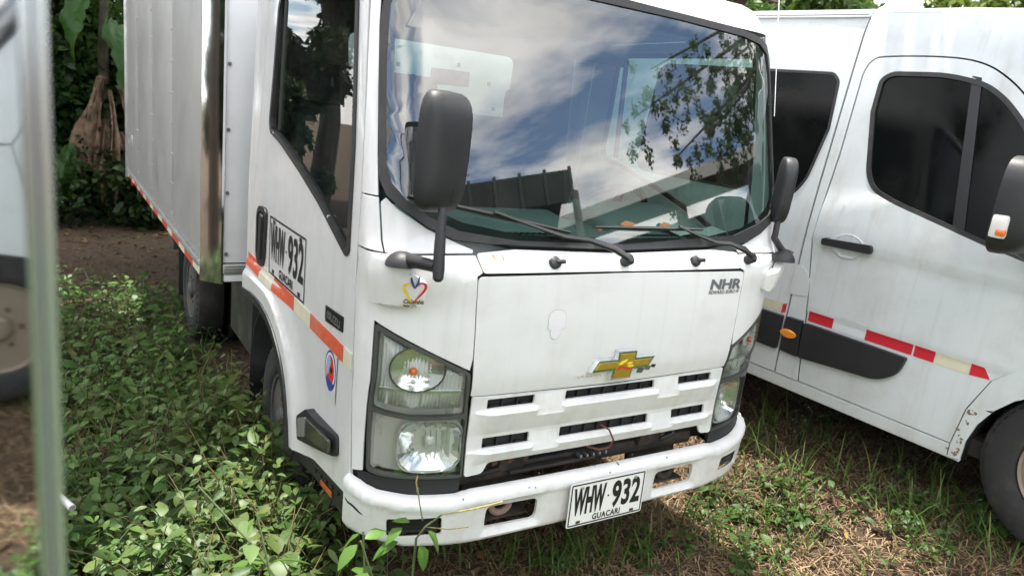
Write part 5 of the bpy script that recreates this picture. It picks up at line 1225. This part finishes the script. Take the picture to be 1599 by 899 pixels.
for (px, py) in tufts:
    p = gpt(px+rs.uniform(-8, 8), py+rs.uniform(-5, 5))
    if p is None: continue
    for _ in range(rs.randint(9, 20)):
        q = (p.x+rs.normal(0, .05), p.y+rs.normal(0, .05), 0); q = (q[0], q[1], float(gz(q[0], q[1]))-.005)
        blade(gA, q, rs.uniform(0, 6.28), rs.uniform(.10, .28), rs.uniform(.0022, .0055), rs.uniform(.3, 1.2), rs)
for _ in range(1300):       # thin scattered blades
    x, y = rs.uniform(-.5, 5.5), rs.uniform(-1.3, 2.2)
    if in_truck(x, y): continue
    if rs.rand() > (.5+.5*math.sin(3.1*x+2*y)*math.sin(2.3*y-1.7*x))**1.5*.8: continue
    if x > 1.75 and y > -.5: continue
    blade(gA, (x, y, float(gz(x, y))-.004), rs.uniform(0, 6.28), rs.uniform(.04, .13), rs.uniform(.0015, .0035), rs.uniform(.4, 1.4), rs)
for _ in range(900):       # blades among the weeds on the left
    x, y = rs.uniform(-2.4, -.75), rs.uniform(-.3, 4.5)
    blade(gA, (x, y, float(gz(x, y))), rs.uniform(0, 6.28), rs.uniform(.12, .34), rs.uniform(.002, .0045), rs.uniform(.3, 1.2), rs)
stuff(gA.build('grass', GRASS), 'sparse grass growing in the dry litter before the vehicles', 'grass')
# low clover-like leaves on the right
aL2, aS2 = Acc(), Acc()
for (px, py, n) in ((1130, 800, 20), (1090, 780, 10), (1190, 790, 12), (1240, 760, 12), (1170, 870, 16), (1250, 810, 18), (1420, 790, 14), (1560, 840, 16), (1400, 830, 9), (1000, 870, 10), (860, 890, 12), (1270, 660, 8), (1450, 870, 9), (1530, 820, 14), (1330, 800, 10), (1110, 840, 14), (1190, 880, 12)):
    for _ in range(n):
        p = gpt(px+rs.normal(0, 26), py+rs.normal(0, 16))
        if p: weed_into(aL2, aS2, p, rs, h=rs.uniform(.05, .13), nodes=rs.randint(2, 4), ll=rs.uniform(.03, .055), lean=1.2)
stuff(aL2.build('low_weeds', leaf_mat('low_weed_leaf', [(.035, .08, .016), (.055, .115, .022), (.085, .15, .035)], .3)), 'low green weeds between the straw before the bumper', 'weeds')
stuff(aS2.build('low_weed_stems', STEMM), 'stems of the low weeds before the bumper', 'weeds')
STRAW = leaf_mat('straw', [(.15, .092, .048), (.26, .17, .092), (.35, .255, .15), (.09, .056, .03)], .1, .8)
sA = Acc()
for _ in range(80000):
    x, y = rs.uniform(-2.2, 4.6), rs.uniform(-1.3, 2.4)
    if x < -.4 and rs.rand() < .65: continue
    if x < .9 and y < -.55: continue
    l = rs.uniform(.02, .10); az = rs.uniform(0, 6.28); w = rs.uniform(.001, .003); dz = rs.uniform(-.006, .02)
    c, s = math.cos(az), math.sin(az); z = float(gz(x, y))+.024*rs.rand()**2; bd = rs.uniform(-.3, .3)*l
    V = [(x-s*w, y+c*w, z), (x+s*w, y-c*w, z), (x+c*l/2-s*bd+s*w, y+s*l/2+c*bd-c*w, z+.012+dz/2), (x+c*l/2-s*bd-s*w, y+s*l/2+c*bd+c*w, z+.012+dz/2), (x+c*l, y+s*l, z+dz)]
    sA.add(np.array(V), np.array([(0, 1, 2, 3)]), np.array([(3, 2, 4)]))
stuff(sA.build('straw_litter', STRAW), 'dry straw and cut grass strewn over the soil', 'straw')
lA = Acc()
for _ in range(5200):        # brown leaf litter, also under the trees at the back
    if rs.rand() < .6: x, y = rs.uniform(-3.2, -.4), rs.uniform(2.0, 9.5)
    else: x, y = rs.uniform(-2, 5.5), rs.uniform(-1.5, 3)
    l = rs.uniform(.02, .07); V, F4, F3 = LT[rs.randint(len(LT))]; M_ = rotz(rs.uniform(0, 6.28)) @ roty(rs.uniform(-.3, .3)) @ rotx(rs.uniform(-.6, .6))
    lA.add((V*l*np.array([1, .8, 1])) @ M_.T+np.array([x, y, float(gz(x, y))+.012]), F4, F3)
stuff(lA.build('leaf_litter', leaf_mat('brown_leaf', [(.05, .03, .016), (.12, .07, .035), (.20, .12, .06), (.08, .045, .022)], .1, .8)), 'brown dead leaves lying over the bare soil', 'leaf litter')
YLEAF = leaf_mat('yellow_leaf', [(.30, .17, .04), (.40, .24, .06), (.36, .15, .035), (.42, .29, .11)], .25, .7)
me_y = LME[2].copy(); me_y.materials.append(YLEAF)
for k, (px, py) in enumerate([(1215, 668), (1305, 690), (1322, 688), (1350, 705), (1372, 730), (1190, 690), (1235, 760), (1198, 800), (1260, 795), (1318, 838), (1380, 700), (1180, 815), (1172, 640), (1296, 702), (1225, 700), (1490, 770), (1530, 800), (1455, 820), (1385, 855), (1120, 850), (1340, 720), (1165, 690), (1270, 740), (1410, 760)]):
    p = gpt(px, py)
    if p is None: continue
    o = bpy.data.objects.new('fallen_leaf', me_y); COL.objects.link(o); l = rs.uniform(.035, .055)
    o.location = p+Vector((0, 0, .022)); o.rotation_euler = (rs.uniform(-.4, .4), rs.uniform(-.5, .3), rs.uniform(0, 6.28)); o.scale = (l, l*.9, l)
    tag(o, 'small yellow-orange leaf fallen on the straw between truck and van', 'leaf', 'fallen yellow leaves')
# broad grass clump by the van's tyre
CL = empty('grass_clump', gpt(1540, 790)); tag(CL, 'broad-bladed grass clump standing before the van front tyre', 'grass')
for k, (az, l, w, ln) in enumerate(((1.9, .42, .011, .25), (2.6, .36, .009, .55), (.4, .34, .010, .6), (-.4, .28, .008, .9), (3.4, .30, .008, .8), (1.2, .26, .007, .7), (5.2, .24, .007, .9))):
    a_ = Acc(); blade(a_, (0, 0, 0), az-.5, l*.72, w, ln, rs); a_.build('blade', GREENB, CL)
# white plastic pipe poking out of the weeds at the left
pp0 = cray(70, 752, 2.75); pp1 = cray(113, 793, 2.65)
PIPE = empty('plastic_pipe', pp1); tag(PIPE, 'white plastic pipe end poking out beside the polished steel corner', 'pipe')
tube('pipe_tube', [(0, 0, 0), (pp0-pp1)*.5, (pp0-pp1)*6], .012, mat('white_pvc', (.75, .75, .74), .4), PIPE, 12); tube('pipe_collar', [(pp0-pp1)*.0, (pp0-pp1)*.12], .0135, mat('white_pvc', (.75, .75, .74), .4), PIPE, 12)

# ---------------------------------------------------------------- trees and background
BARK = mat('bark', (.075, .055, .04), .9, var=.35, vscale=12, bump=.8, bscale=30)
QT = (np.array([(0, 0, 0), (.45, .30, .05), (1, 0, -.1), (.45, -.30, .05)]), np.array([(0, 3, 2, 1)]), None)
def crown(name, blobs, n, ls, m_, parent, rs, shell=.55, droop=.3):
    """many leaf-sized faces spread through ellipsoid clumps"""
    w = np.array([b[3]*b[4]*b[5] for b in blobs])**.8; w /= w.sum(); V = []; 
    ids = rs.choice(len(blobs), n, p=w); B = np.array(blobs)[ids]
    d = rs.normal(size=(n, 3)); d /= np.linalg.norm(d, axis=1)[:, None]; r = (shell+(1-shell)*rs.rand(n))**1.0*(.75+.35*rs.rand(n)); P = B[:, :3]+d*B[:, 3:6]*r[:, None]
    l = ls*(.6+.8*rs.rand(n)); az = rs.rand(n)*6.283; el = rs.normal(droop, .5, n); ro = rs.normal(0, .8, n)
    ca, sa, ce, se, cr_, sr = np.cos(az), np.sin(az), np.cos(el), np.sin(el), np.cos(ro), np.sin(ro)
    ax = np.stack([ca*ce, sa*ce, -se], 1); ay = np.stack([-sa*cr_+ca*se*sr, ca*cr_+sa*se*sr, ce*sr], 1); az_ = np.cross(ax, ay)
    tv = QT[0]; VV = P[:, None, :]+l[:, None, None]*(tv[None, :, 0, None]*ax[:, None]+tv[None, :, 1, None]*ay[:, None]+tv[None, :, 2, None]*az_[:, None])
    F = (np.arange(n)*4)[:, None]+np.array([0, 3, 2, 1])
    return np_mesh(name, VV.reshape(-1, 3), F, None, m_, parent, False)
def tree(name, label, loc, h, blobs, n, ls, m_, seed, r0=.14, group=None, lean=(0, 0)):
    rs2 = np.random.RandomState(seed); root = empty(name, loc); tag(root, label, 'tree', group)
    tp = [(0, 0, -.1)]+[(lean[0]*t+.12*math.sin(5*t+seed), lean[1]*t+.1*math.cos(4*t+seed), h*t) for t in (.25, .5, .75, 1)]
    tube('trunk', tp, [r0*1.25, r0, r0*.8, r0*.6, r0*.35], BARK, root, 10)
    for k, b_ in enumerate(blobs[:9]):
        s_ = Vector(tp[2+k % 3]); e_ = Vector(b_[:3]); mid = (s_+e_)/2+Vector((0, 0, .2)); tube('limb', [s_, mid, e_], [r0*.45, r0*.3, r0*.08], BARK, root, 6)
    crown('crown', blobs, n, ls, m_, root, rs2); return root
def clumps(rs2, n, cx, cy, cz, rx, ry, rz, s0, s1):
    o = []
    for _ in range(n):
        d = rs2.normal(size=3); d /= np.linalg.norm(d); r = rs2.rand()**.4; s = rs2.uniform(s0, s1); o.append((cx+d[0]*rx*r, cy+d[1]*ry*r, cz+d[2]*rz*r, s, s, s*.75))
    return o
DKL = leaf_mat('dark_leaf', [(.012, .035, .010), (.025, .06, .015), (.045, .09, .02), (.02, .05, .012)], .25)
MDL = leaf_mat('mid_leaf', [(.035, .08, .016), (.06, .12, .022), (.10, .16, .03), (.05, .10, .02)], .35)
YGL = leaf_mat('yellow_green_leaf', [(.06, .11, .02), (.11, .17, .03), (.17, .21, .04), (.09, .13, .025)], .4)
r9 = np.random.RandomState(21)
# tall trees that shade the lot (crowns above the frame; those over van roof and bare soil added for shade)
for i, (x, y, cx, cy, cz, rx, ry, rz, n, lab) in enumerate((
        (-5.2, 7.4, 2.0, -2.2, 7.6, 3.0, 3.4, 1.2, 1100, 'tall tree at the back left whose open crown hangs over the cargo box'), (-5.6, 1.6, 3.6, 1.8, 7.4, 1.6, 3.6, 1.0, 8500, 'tall tree left of the lot, its crown over the weeds'),
        (5.2, 5.6, -2.85, -3.5, 4.7, .80, 2.5, .35, 9000, 'unseen tree added behind the van to shade the van roof'), (-5.0, 9.4, 3.5, -1.0, 6.8, 1.7, 1.5, .9, 8000, 'unseen tree added to shade the bare soil by the dry leaves'),
        (-1.2, 12.2, 0, 0, 7.0, 2.4, 1.4, 3.2, 9000, 'dense tree straight behind the cargo box'), (1.6, 12.6, 0, 0, 6.8, 2.4, 1.4, 3.4, 9000, 'dense tree behind the truck, right of the box'),
        (-4.4, 12.0, 0, 0, 6.6, 2.4, 1.4, 3.4, 9000, 'dense tree behind the left shrubs'))):
    rs3 = np.random.RandomState(400+i); tree('shade_tree', lab, (x, y, 0), min(7.0, cz-.5), clumps(rs3, 18, cx, cy, cz, rx, ry, rz, .55 if i != 2 else .3, 1.0 if i != 2 else .5), n, .28, MDL if i != 4 else DKL, 400+i, .2)
# background on the left: shrubs, netting, hanging dry banana leaves
for i, (x, y, h_, m_, lab) in enumerate(((-1.75, 8.75, 2.9, DKL, 'dark shrub left of the dry hanging leaves'), (-1.95, 8.35, 1.1, DKL, 'knee-high dark shrub at the edge of the bare soil, far left'), (-.72, 8.25, 1.0, DKL, 'knee-high dark shrub at the rear corner of the cargo box'), (-.55, 8.8, 2.5, DKL, 'low dark shrub right of the dry hanging leaves'), (-2.4, 9.4, 3.6, DKL, 'dark leafy shrub at the far left edge of the lot'), (-1.2, 9.9, 4.2, DKL, 'dark dense shrub right behind the dry hanging leaves'), (-.2, 9.6, 3.2, DKL, 'dark shrub half hidden behind the cargo box'), (-1.9, 10.6, 5.4, MDL, 'taller mid-green shrub rising behind the netting'), (-3.6, 10.4, 4.6, DKL, 'dark shrub beyond the steel corner'))):
    rs3 = np.random.RandomState(60+i); B = clumps(rs3, 13, 0, 0, h_*.48, .65, .4, h_*.46, .26, .5)
    tree('shrub', lab, (x, y, 0), h_*.7, B, 9000 if h_ > 2 else 3000, .14 if h_ > 2 else .10, m_, 60+i, .05)
for i, (x, y, h_, lab) in enumerate(((-7.6, 5.8, 4.2, 'dark tree left of the lot, mirrored in the door window'), (-9.4, 7.8, 5.0, 'broad dark tree farther left of the lot'), (-6.2, 7.6, 4.4, 'dark tree before the far left shrubs'), (-8.2, -3.0, 3.8, 'dark tree left of the camera'), (-9.6, -6.5, 4.6, 'dark tree farthest left behind the camera'), (-8.8, .8, 3.6, 'dark tree straight left of the truck'))):
    rs3 = np.random.RandomState(260+i); tree('tree', lab, (x, y, 0), h_*.7, clumps(rs3, 14, 0, 0, h_*.52, 1.1, 1.1, h_*.42, .5, .8), 7000, .2, DKL, 260+i, .09)
for i, (x, y, h_) in enumerate(((-1.62, 8.9, 3.4), (-1.40, 9.1, 3.8), (-1.02, 8.95, 3.2))):
    sx_ = empty('sapling', (x, y, 0)); tag(sx_, ['thin dark sapling trunk left of the green netting', 'thin dark sapling trunk in front of the green netting', 'thin sapling trunk behind the dry hanging leaves'][i], 'sapling')
    tube('trunk', [(0, 0, -.05), (.03, .02, h_*.4), (-.04, 0, h_*.75), (.02, 0, h_)], [.05, .04, .032, .015], BARK, sx_, 8)
    crown('crown', clumps(np.random.RandomState(90+i), 7, 0, 0, h_*.78, .45, .4, h_*.25, .2, .38), 1500, .12, MDL, sx_, np.random.RandomState(91+i))
NET = bpy.data.materials.new('shade_net'); NET.use_nodes = True; t = NET.node_tree; b = t.nodes['Principled BSDF']; b.inputs['Base Color'].default_value = (.01, .22, .15, 1); b.inputs['Roughness'].default_value = .7
tl = t.nodes.new('ShaderNodeBsdfTranslucent'); tl.inputs[0].default_value = (.02, .5, .34, 1); ms = t.nodes.new('ShaderNodeMixShader'); ms.inputs[0].default_value = .6
t.links.new(b.outputs[0], ms.inputs[1]); t.links.new(tl.outputs[0], ms.inputs[2]); t.links.new(ms.outputs[0], t.nodes['Material Output'].inputs[0])
xs_ = np.linspace(-2.1, .2, 60); zs_ = np.linspace(.1, 2.6, 24); XX, ZZ = np.meshgrid(xs_, zs_); YY = 10.05+.10*np.sin(3*XX+ZZ)+.05*np.sin(7*XX-2*ZZ)
ii = np.arange(60*24).reshape(24, 60)
nto = np_mesh('shade_netting', np.stack([XX, YY, ZZ], -1).reshape(-1, 3), np.stack([ii[:-1, :-1], ii[:-1, 1:], ii[1:, 1:], ii[1:, :-1]], -1).reshape(-1, 4), None, NET); tag(nto, 'teal green shade netting glimpsed between the dark leaves', 'netting')
crs = np.random.RandomState(77)
def sheet(name, base, az, l, w, m_, parent, seed, torn=True):
    """long banana leaf hanging down: bent midrib, two crumpled halves"""
    r3 = np.random.RandomState(seed); k = 34; nj = 11; V = []; F = []
    d = np.array([math.cos(az), math.sin(az)]); ph = r3.rand(6)*6.28
    eL = np.interp(np.arange(k+1), np.arange(0, k+6, 3), .7+.45*r3.rand(len(np.arange(0, k+6, 3)))); eR = np.interp(np.arange(k+1), np.arange(0, k+6, 3), .7+.45*r3.rand(len(np.arange(0, k+6, 3))))
    for i in range(k+1):
        t_ = i/k; out_ = l*.22*math.sin(t_*2.2+.2*math.sin(ph[0])); z = -l*t_**1.2*.95+.04*l*math.sin(t_*6+ph[1])
        ww = w*(math.sin(math.pi*min(1, .10+.9*t_))**.6); tw = .9*math.sin(ph[2]+t_*3.2)
        for j in range(nj):
            q = (j-nj//2)/(nj//2); e_ = (eL if q < 0 else eR)[i]; lat = q*ww*e_*(.72 if torn else 1.0)
            fold = w*(.55 if torn else .15)*(math.sin(q*4.5+ph[3]+2*t_)*.6+math.sin(q*9+ph[4]+7*t_)*.3)
            x_ = -d[1]*lat*math.cos(tw)+d[0]*(fold+lat*math.sin(tw)); y_ = d[0]*lat*math.cos(tw)+d[1]*(fold+lat*math.sin(tw))
            V.append((base[0]+d[0]*out_+x_, base[1]+d[1]*out_+y_, base[2]+z-abs(q)*(.5 if torn else .3)*ww+.010*r3.randn()))
    for i in range(k):
        for j in range(nj-1):
            if torn and (j in (0, nj-2)) and r3.rand() < .25: continue
            F.append((i*nj+j, i*nj+j+1, (i+1)*nj+j+1, (i+1)*nj+j))
    return np_mesh(name, np.array(V), np.array(F), None, m_, parent)
BAN = empty('banana_plant', (-1.10, 8.25, 0)); tag(BAN, 'banana plant with brown dried leaves hanging to the ground behind the box', 'plant')
tube('stalk', [(.02, .18, -.05), (.04, .2, .9), (.0, .18, 2.0), (.03, .15, 2.9)], [.085, .07, .06, .04], mat('banana_stalk', (.055, .05, .028), .9, var=.5, vscale=9), BAN, 12)
DRY = mat('dry_banana_leaf', (.17, .115, .075), .85, var=.6, vscale=11, bump=1, bscale=34)
for k, (bx_, by_, bz_, az, l, w) in enumerate(((-.04, 0, 1.70, -2.0, 1.15, .13), (.04, -.02, 1.66, -1.4, 1.40, .12), (.10, 0, 1.60, -.8, 1.50, .10), (-.08, 0, 1.45, -2.7, .85, .15), (.0, -.08, 1.25, -1.8, 1.05, .13), (.16, .02, 1.15, -1.0, 1.05, .09), (-.02, -.04, 1.75, -2.4, .8, .10), (.06, -.06, .85, -1.3, .75, .11), (-.14, -.02, 1.15, -2.9, .6, .12))):
    sheet('dry_leaf', (bx_, by_, bz_), az, l, w, DRY, BAN, 200+k)
GBAN = leaf_mat('banana_green', [(.035, .10, .02), (.06, .15, .03)], .4, .35)
sheet('green_leaf', (.10, .1, 2.45), -.9, 1.0, .16, GBAN, BAN, 310, False); sheet('green_leaf', (-.2, .1, 2.7), -2.2, .9, .15, GBAN, BAN, 311, False); sheet('green_leaf', (-.35, -.1, .95), -2.0, .7, .13, GBAN, BAN, 312, False)
# background on the right: sunlit trees above the roofs
for i, (x, y, h_, rx, m_, lab) in enumerate(((5.0, 12.5, 6.5, 2.2, YGL, 'yellow-green tree straight above the cab roof'), (9.5, 13.0, 7.0, 2.6, YGL, 'yellow-green tree above the van roof'), (14.5, 12.0, 7.2, 2.8, MDL, 'mid-green tree over the rear of the van roof'), (19.5, 9.0, 7.5, 3.0, YGL, 'yellow-green tree at the right edge behind the van'), (23.0, 3.5, 7.5, 3.2, MDL, 'mid-green tree far right behind the van'), (7.2, 15.5, 8.5, 2.8, MDL, 'tall mid-green tree between the two yellow-green ones'), (12.0, 15.5, 9, 3.0, YGL, 'tall yellow-green tree behind the van roof'), (17.0, 13.5, 9, 3.0, MDL, 'tall mid-green tree near the right edge'))):
    rs3 = np.random.RandomState(130+i); tree('tree', lab, (x, y, 0), h_*.75, clumps(rs3, 18, 0, 0, h_*.58, rx*.75, rx*.7, h_*.38, .6, 1.1), 12000, .22, m_, 130+i, .16)
# ---------------------------------------------------------------- behind the camera: what the windscreen and the steel mirror back
SH = empty('shed', (0, 0, 0)); tag(SH, 'long open shed with a pale roof edge opposite the truck', 'shed')
e0, e1 = Vector((5.0, -13.4, 0)), Vector((13.2, 1.5, 0)); ed = (e1-e0).normalized(); en = Vector((ed.y, -ed.x, 0))
def quadbox(name, p, q, nrm, th, za, zb_, m_, parent): return vprism(name, [p, q, q+nrm*th, p+nrm*th], za, zb_, m_, parent)
quadbox('fascia', e0, e1, en, .06, 4.75, 5.0, mat('pale_fascia', (.72, .70, .64), .6), SH)
pyd('roof_sheet', [e0+Vector((0, 0, 4.95)), e1+Vector((0, 0, 4.95)), e1+en*7+Vector((0, 0, 6.2)), e0+en*7+Vector((0, 0, 6.2))], [(0, 1, 2, 3)], mat('shed_roof', (.12, .13, .12), .7), SH)
quadbox('back_wall', e0+en*6, e1+en*6, en, .15, 0, 5.6, mat('shed_wall', (.10, .12, .10), .9), SH)
for k in range(6): p = e0+(e1-e0)*(k/5)+en*.3; vprism('post', [p, p+Vector((.18, 0, 0)), p+Vector((.18, .18, 0)), p+Vector((0, .18, 0))], 0, 4.8, mat('shed_post', (.2, .18, .15), .8), SH)
AW = empty('awning', (0, 0, 0)); tag(AW, 'dark ribbed awning roof opposite the truck, beside the shed', 'awning')
w0, w1 = Vector((.2, -9.6, 0)), Vector((5.2, -7.0, 0)); wn = Vector((.46, -.89, 0))
quadbox('awning_edge', w0, w1, wn, .10, 4.25, 4.78, mat('awning_dark', (.03, .035, .033), .7), AW)
for k in range(13): p = w0+(w1-w0)*(k/12); vprism('edge_rib', [p-wn*.04, p-wn*.04+Vector((.05, .03, 0)), p+Vector((.05, .03, 0)), p], 4.22, 4.82, mat('awning_rib', (.06, .065, .06), .7), AW)
pyd('awning_sheet', [w0+Vector((0, 0, 4.78)), w1+Vector((0, 0, 4.78)), w1+wn*4+Vector((0, 0, 4.3)), w0+wn*4+Vector((0, 0, 4.3))], [(0, 1, 2, 3)], mat('awning_dark', (.03, .035, .033), .7), AW)
for p in (w0, w1, w0+wn*3.5, w1+wn*3.5): vprism('awning_post', [p, p+Vector((.1, 0, 0)), p+Vector((.1, .1, 0)), p+Vector((0, .1, 0))], 0, 4.4, mat('shed_post', (.2, .18, .15), .8), AW)
WT_ = empty('weeping_tree', (9.2, -2.2, 0)); tag(WT_, 'tree with drooping feathery branches mirrored in the windscreen', 'tree')
tube('trunk', [(0, 0, -.1), (.1, 0, 2.2), (-.2, -.2, 4.4), (-.6, -.5, 6.2)], [.24, .19, .15, .08], BARK, WT_, 10)
r8 = np.random.RandomState(8)
for k, (ex, ey, ez) in enumerate(((-3.3, -1.6, 4.9), (-2.9, -2.2, 4.4), (-3.7, -1.2, 4.2), (-2.2, -1.0, 5.4), (-3.0, -.6, 5.0), (-1.6, -2.2, 5.2), (-4.1, -2.7, 4.7), (-4.0, -2.3, 5.2), (-3.5, -2.5, 4.1))):
    s_ = Vector((-.35, -.3, 5.2)); e_ = Vector((ex, ey, ez)); mid = (s_+e_)/2+Vector((0, 0, .7)); tube('limb', [s_, mid, e_], [.06, .04, .012], BARK, WT_, 6)
    B = []
    for j in range(7):
        t_ = .45+.55*j/6; p = (1-t_)**2*np.array(s_)+2*t_*(1-t_)*np.array(mid)+t_*t_*np.array(e_)
        for q in range(6): B.append((p[0]+r8.normal(0, .22), p[1]+r8.normal(0, .22), p[2]-.16*q+.1, .09, .09, .16))
    crown('foliage', B, 2600, .05, MDL, WT_, r8, .2, .9)
for i, (x, y) in enumerate(((-14, -22), (-6, -26), (2, -28), (16, -24), (24, -16), (-20, -12), (-22, -2), (-18, 8), (27, -6))):
    rs3 = np.random.RandomState(170+i); h_ = rs3.uniform(4.5, 6.5); tree('tree', ['broad tree far behind the camera', 'tree beyond the awning', 'tree straight across from the truck', 'tree beyond the open shed', 'tree beyond the far end of the shed', 'tree to the left of the lot', 'tree far left behind the neighbouring truck body', 'tree at the back left corner of the lot', 'tree at the right end of the lot'][i], (x, y, 0), h_*.7, clumps(rs3, 12, 0, 0, h_*.58, 2.2, 2.2, h_*.36, .8, 1.4), 3500, .4, MDL, 170+i, .2)
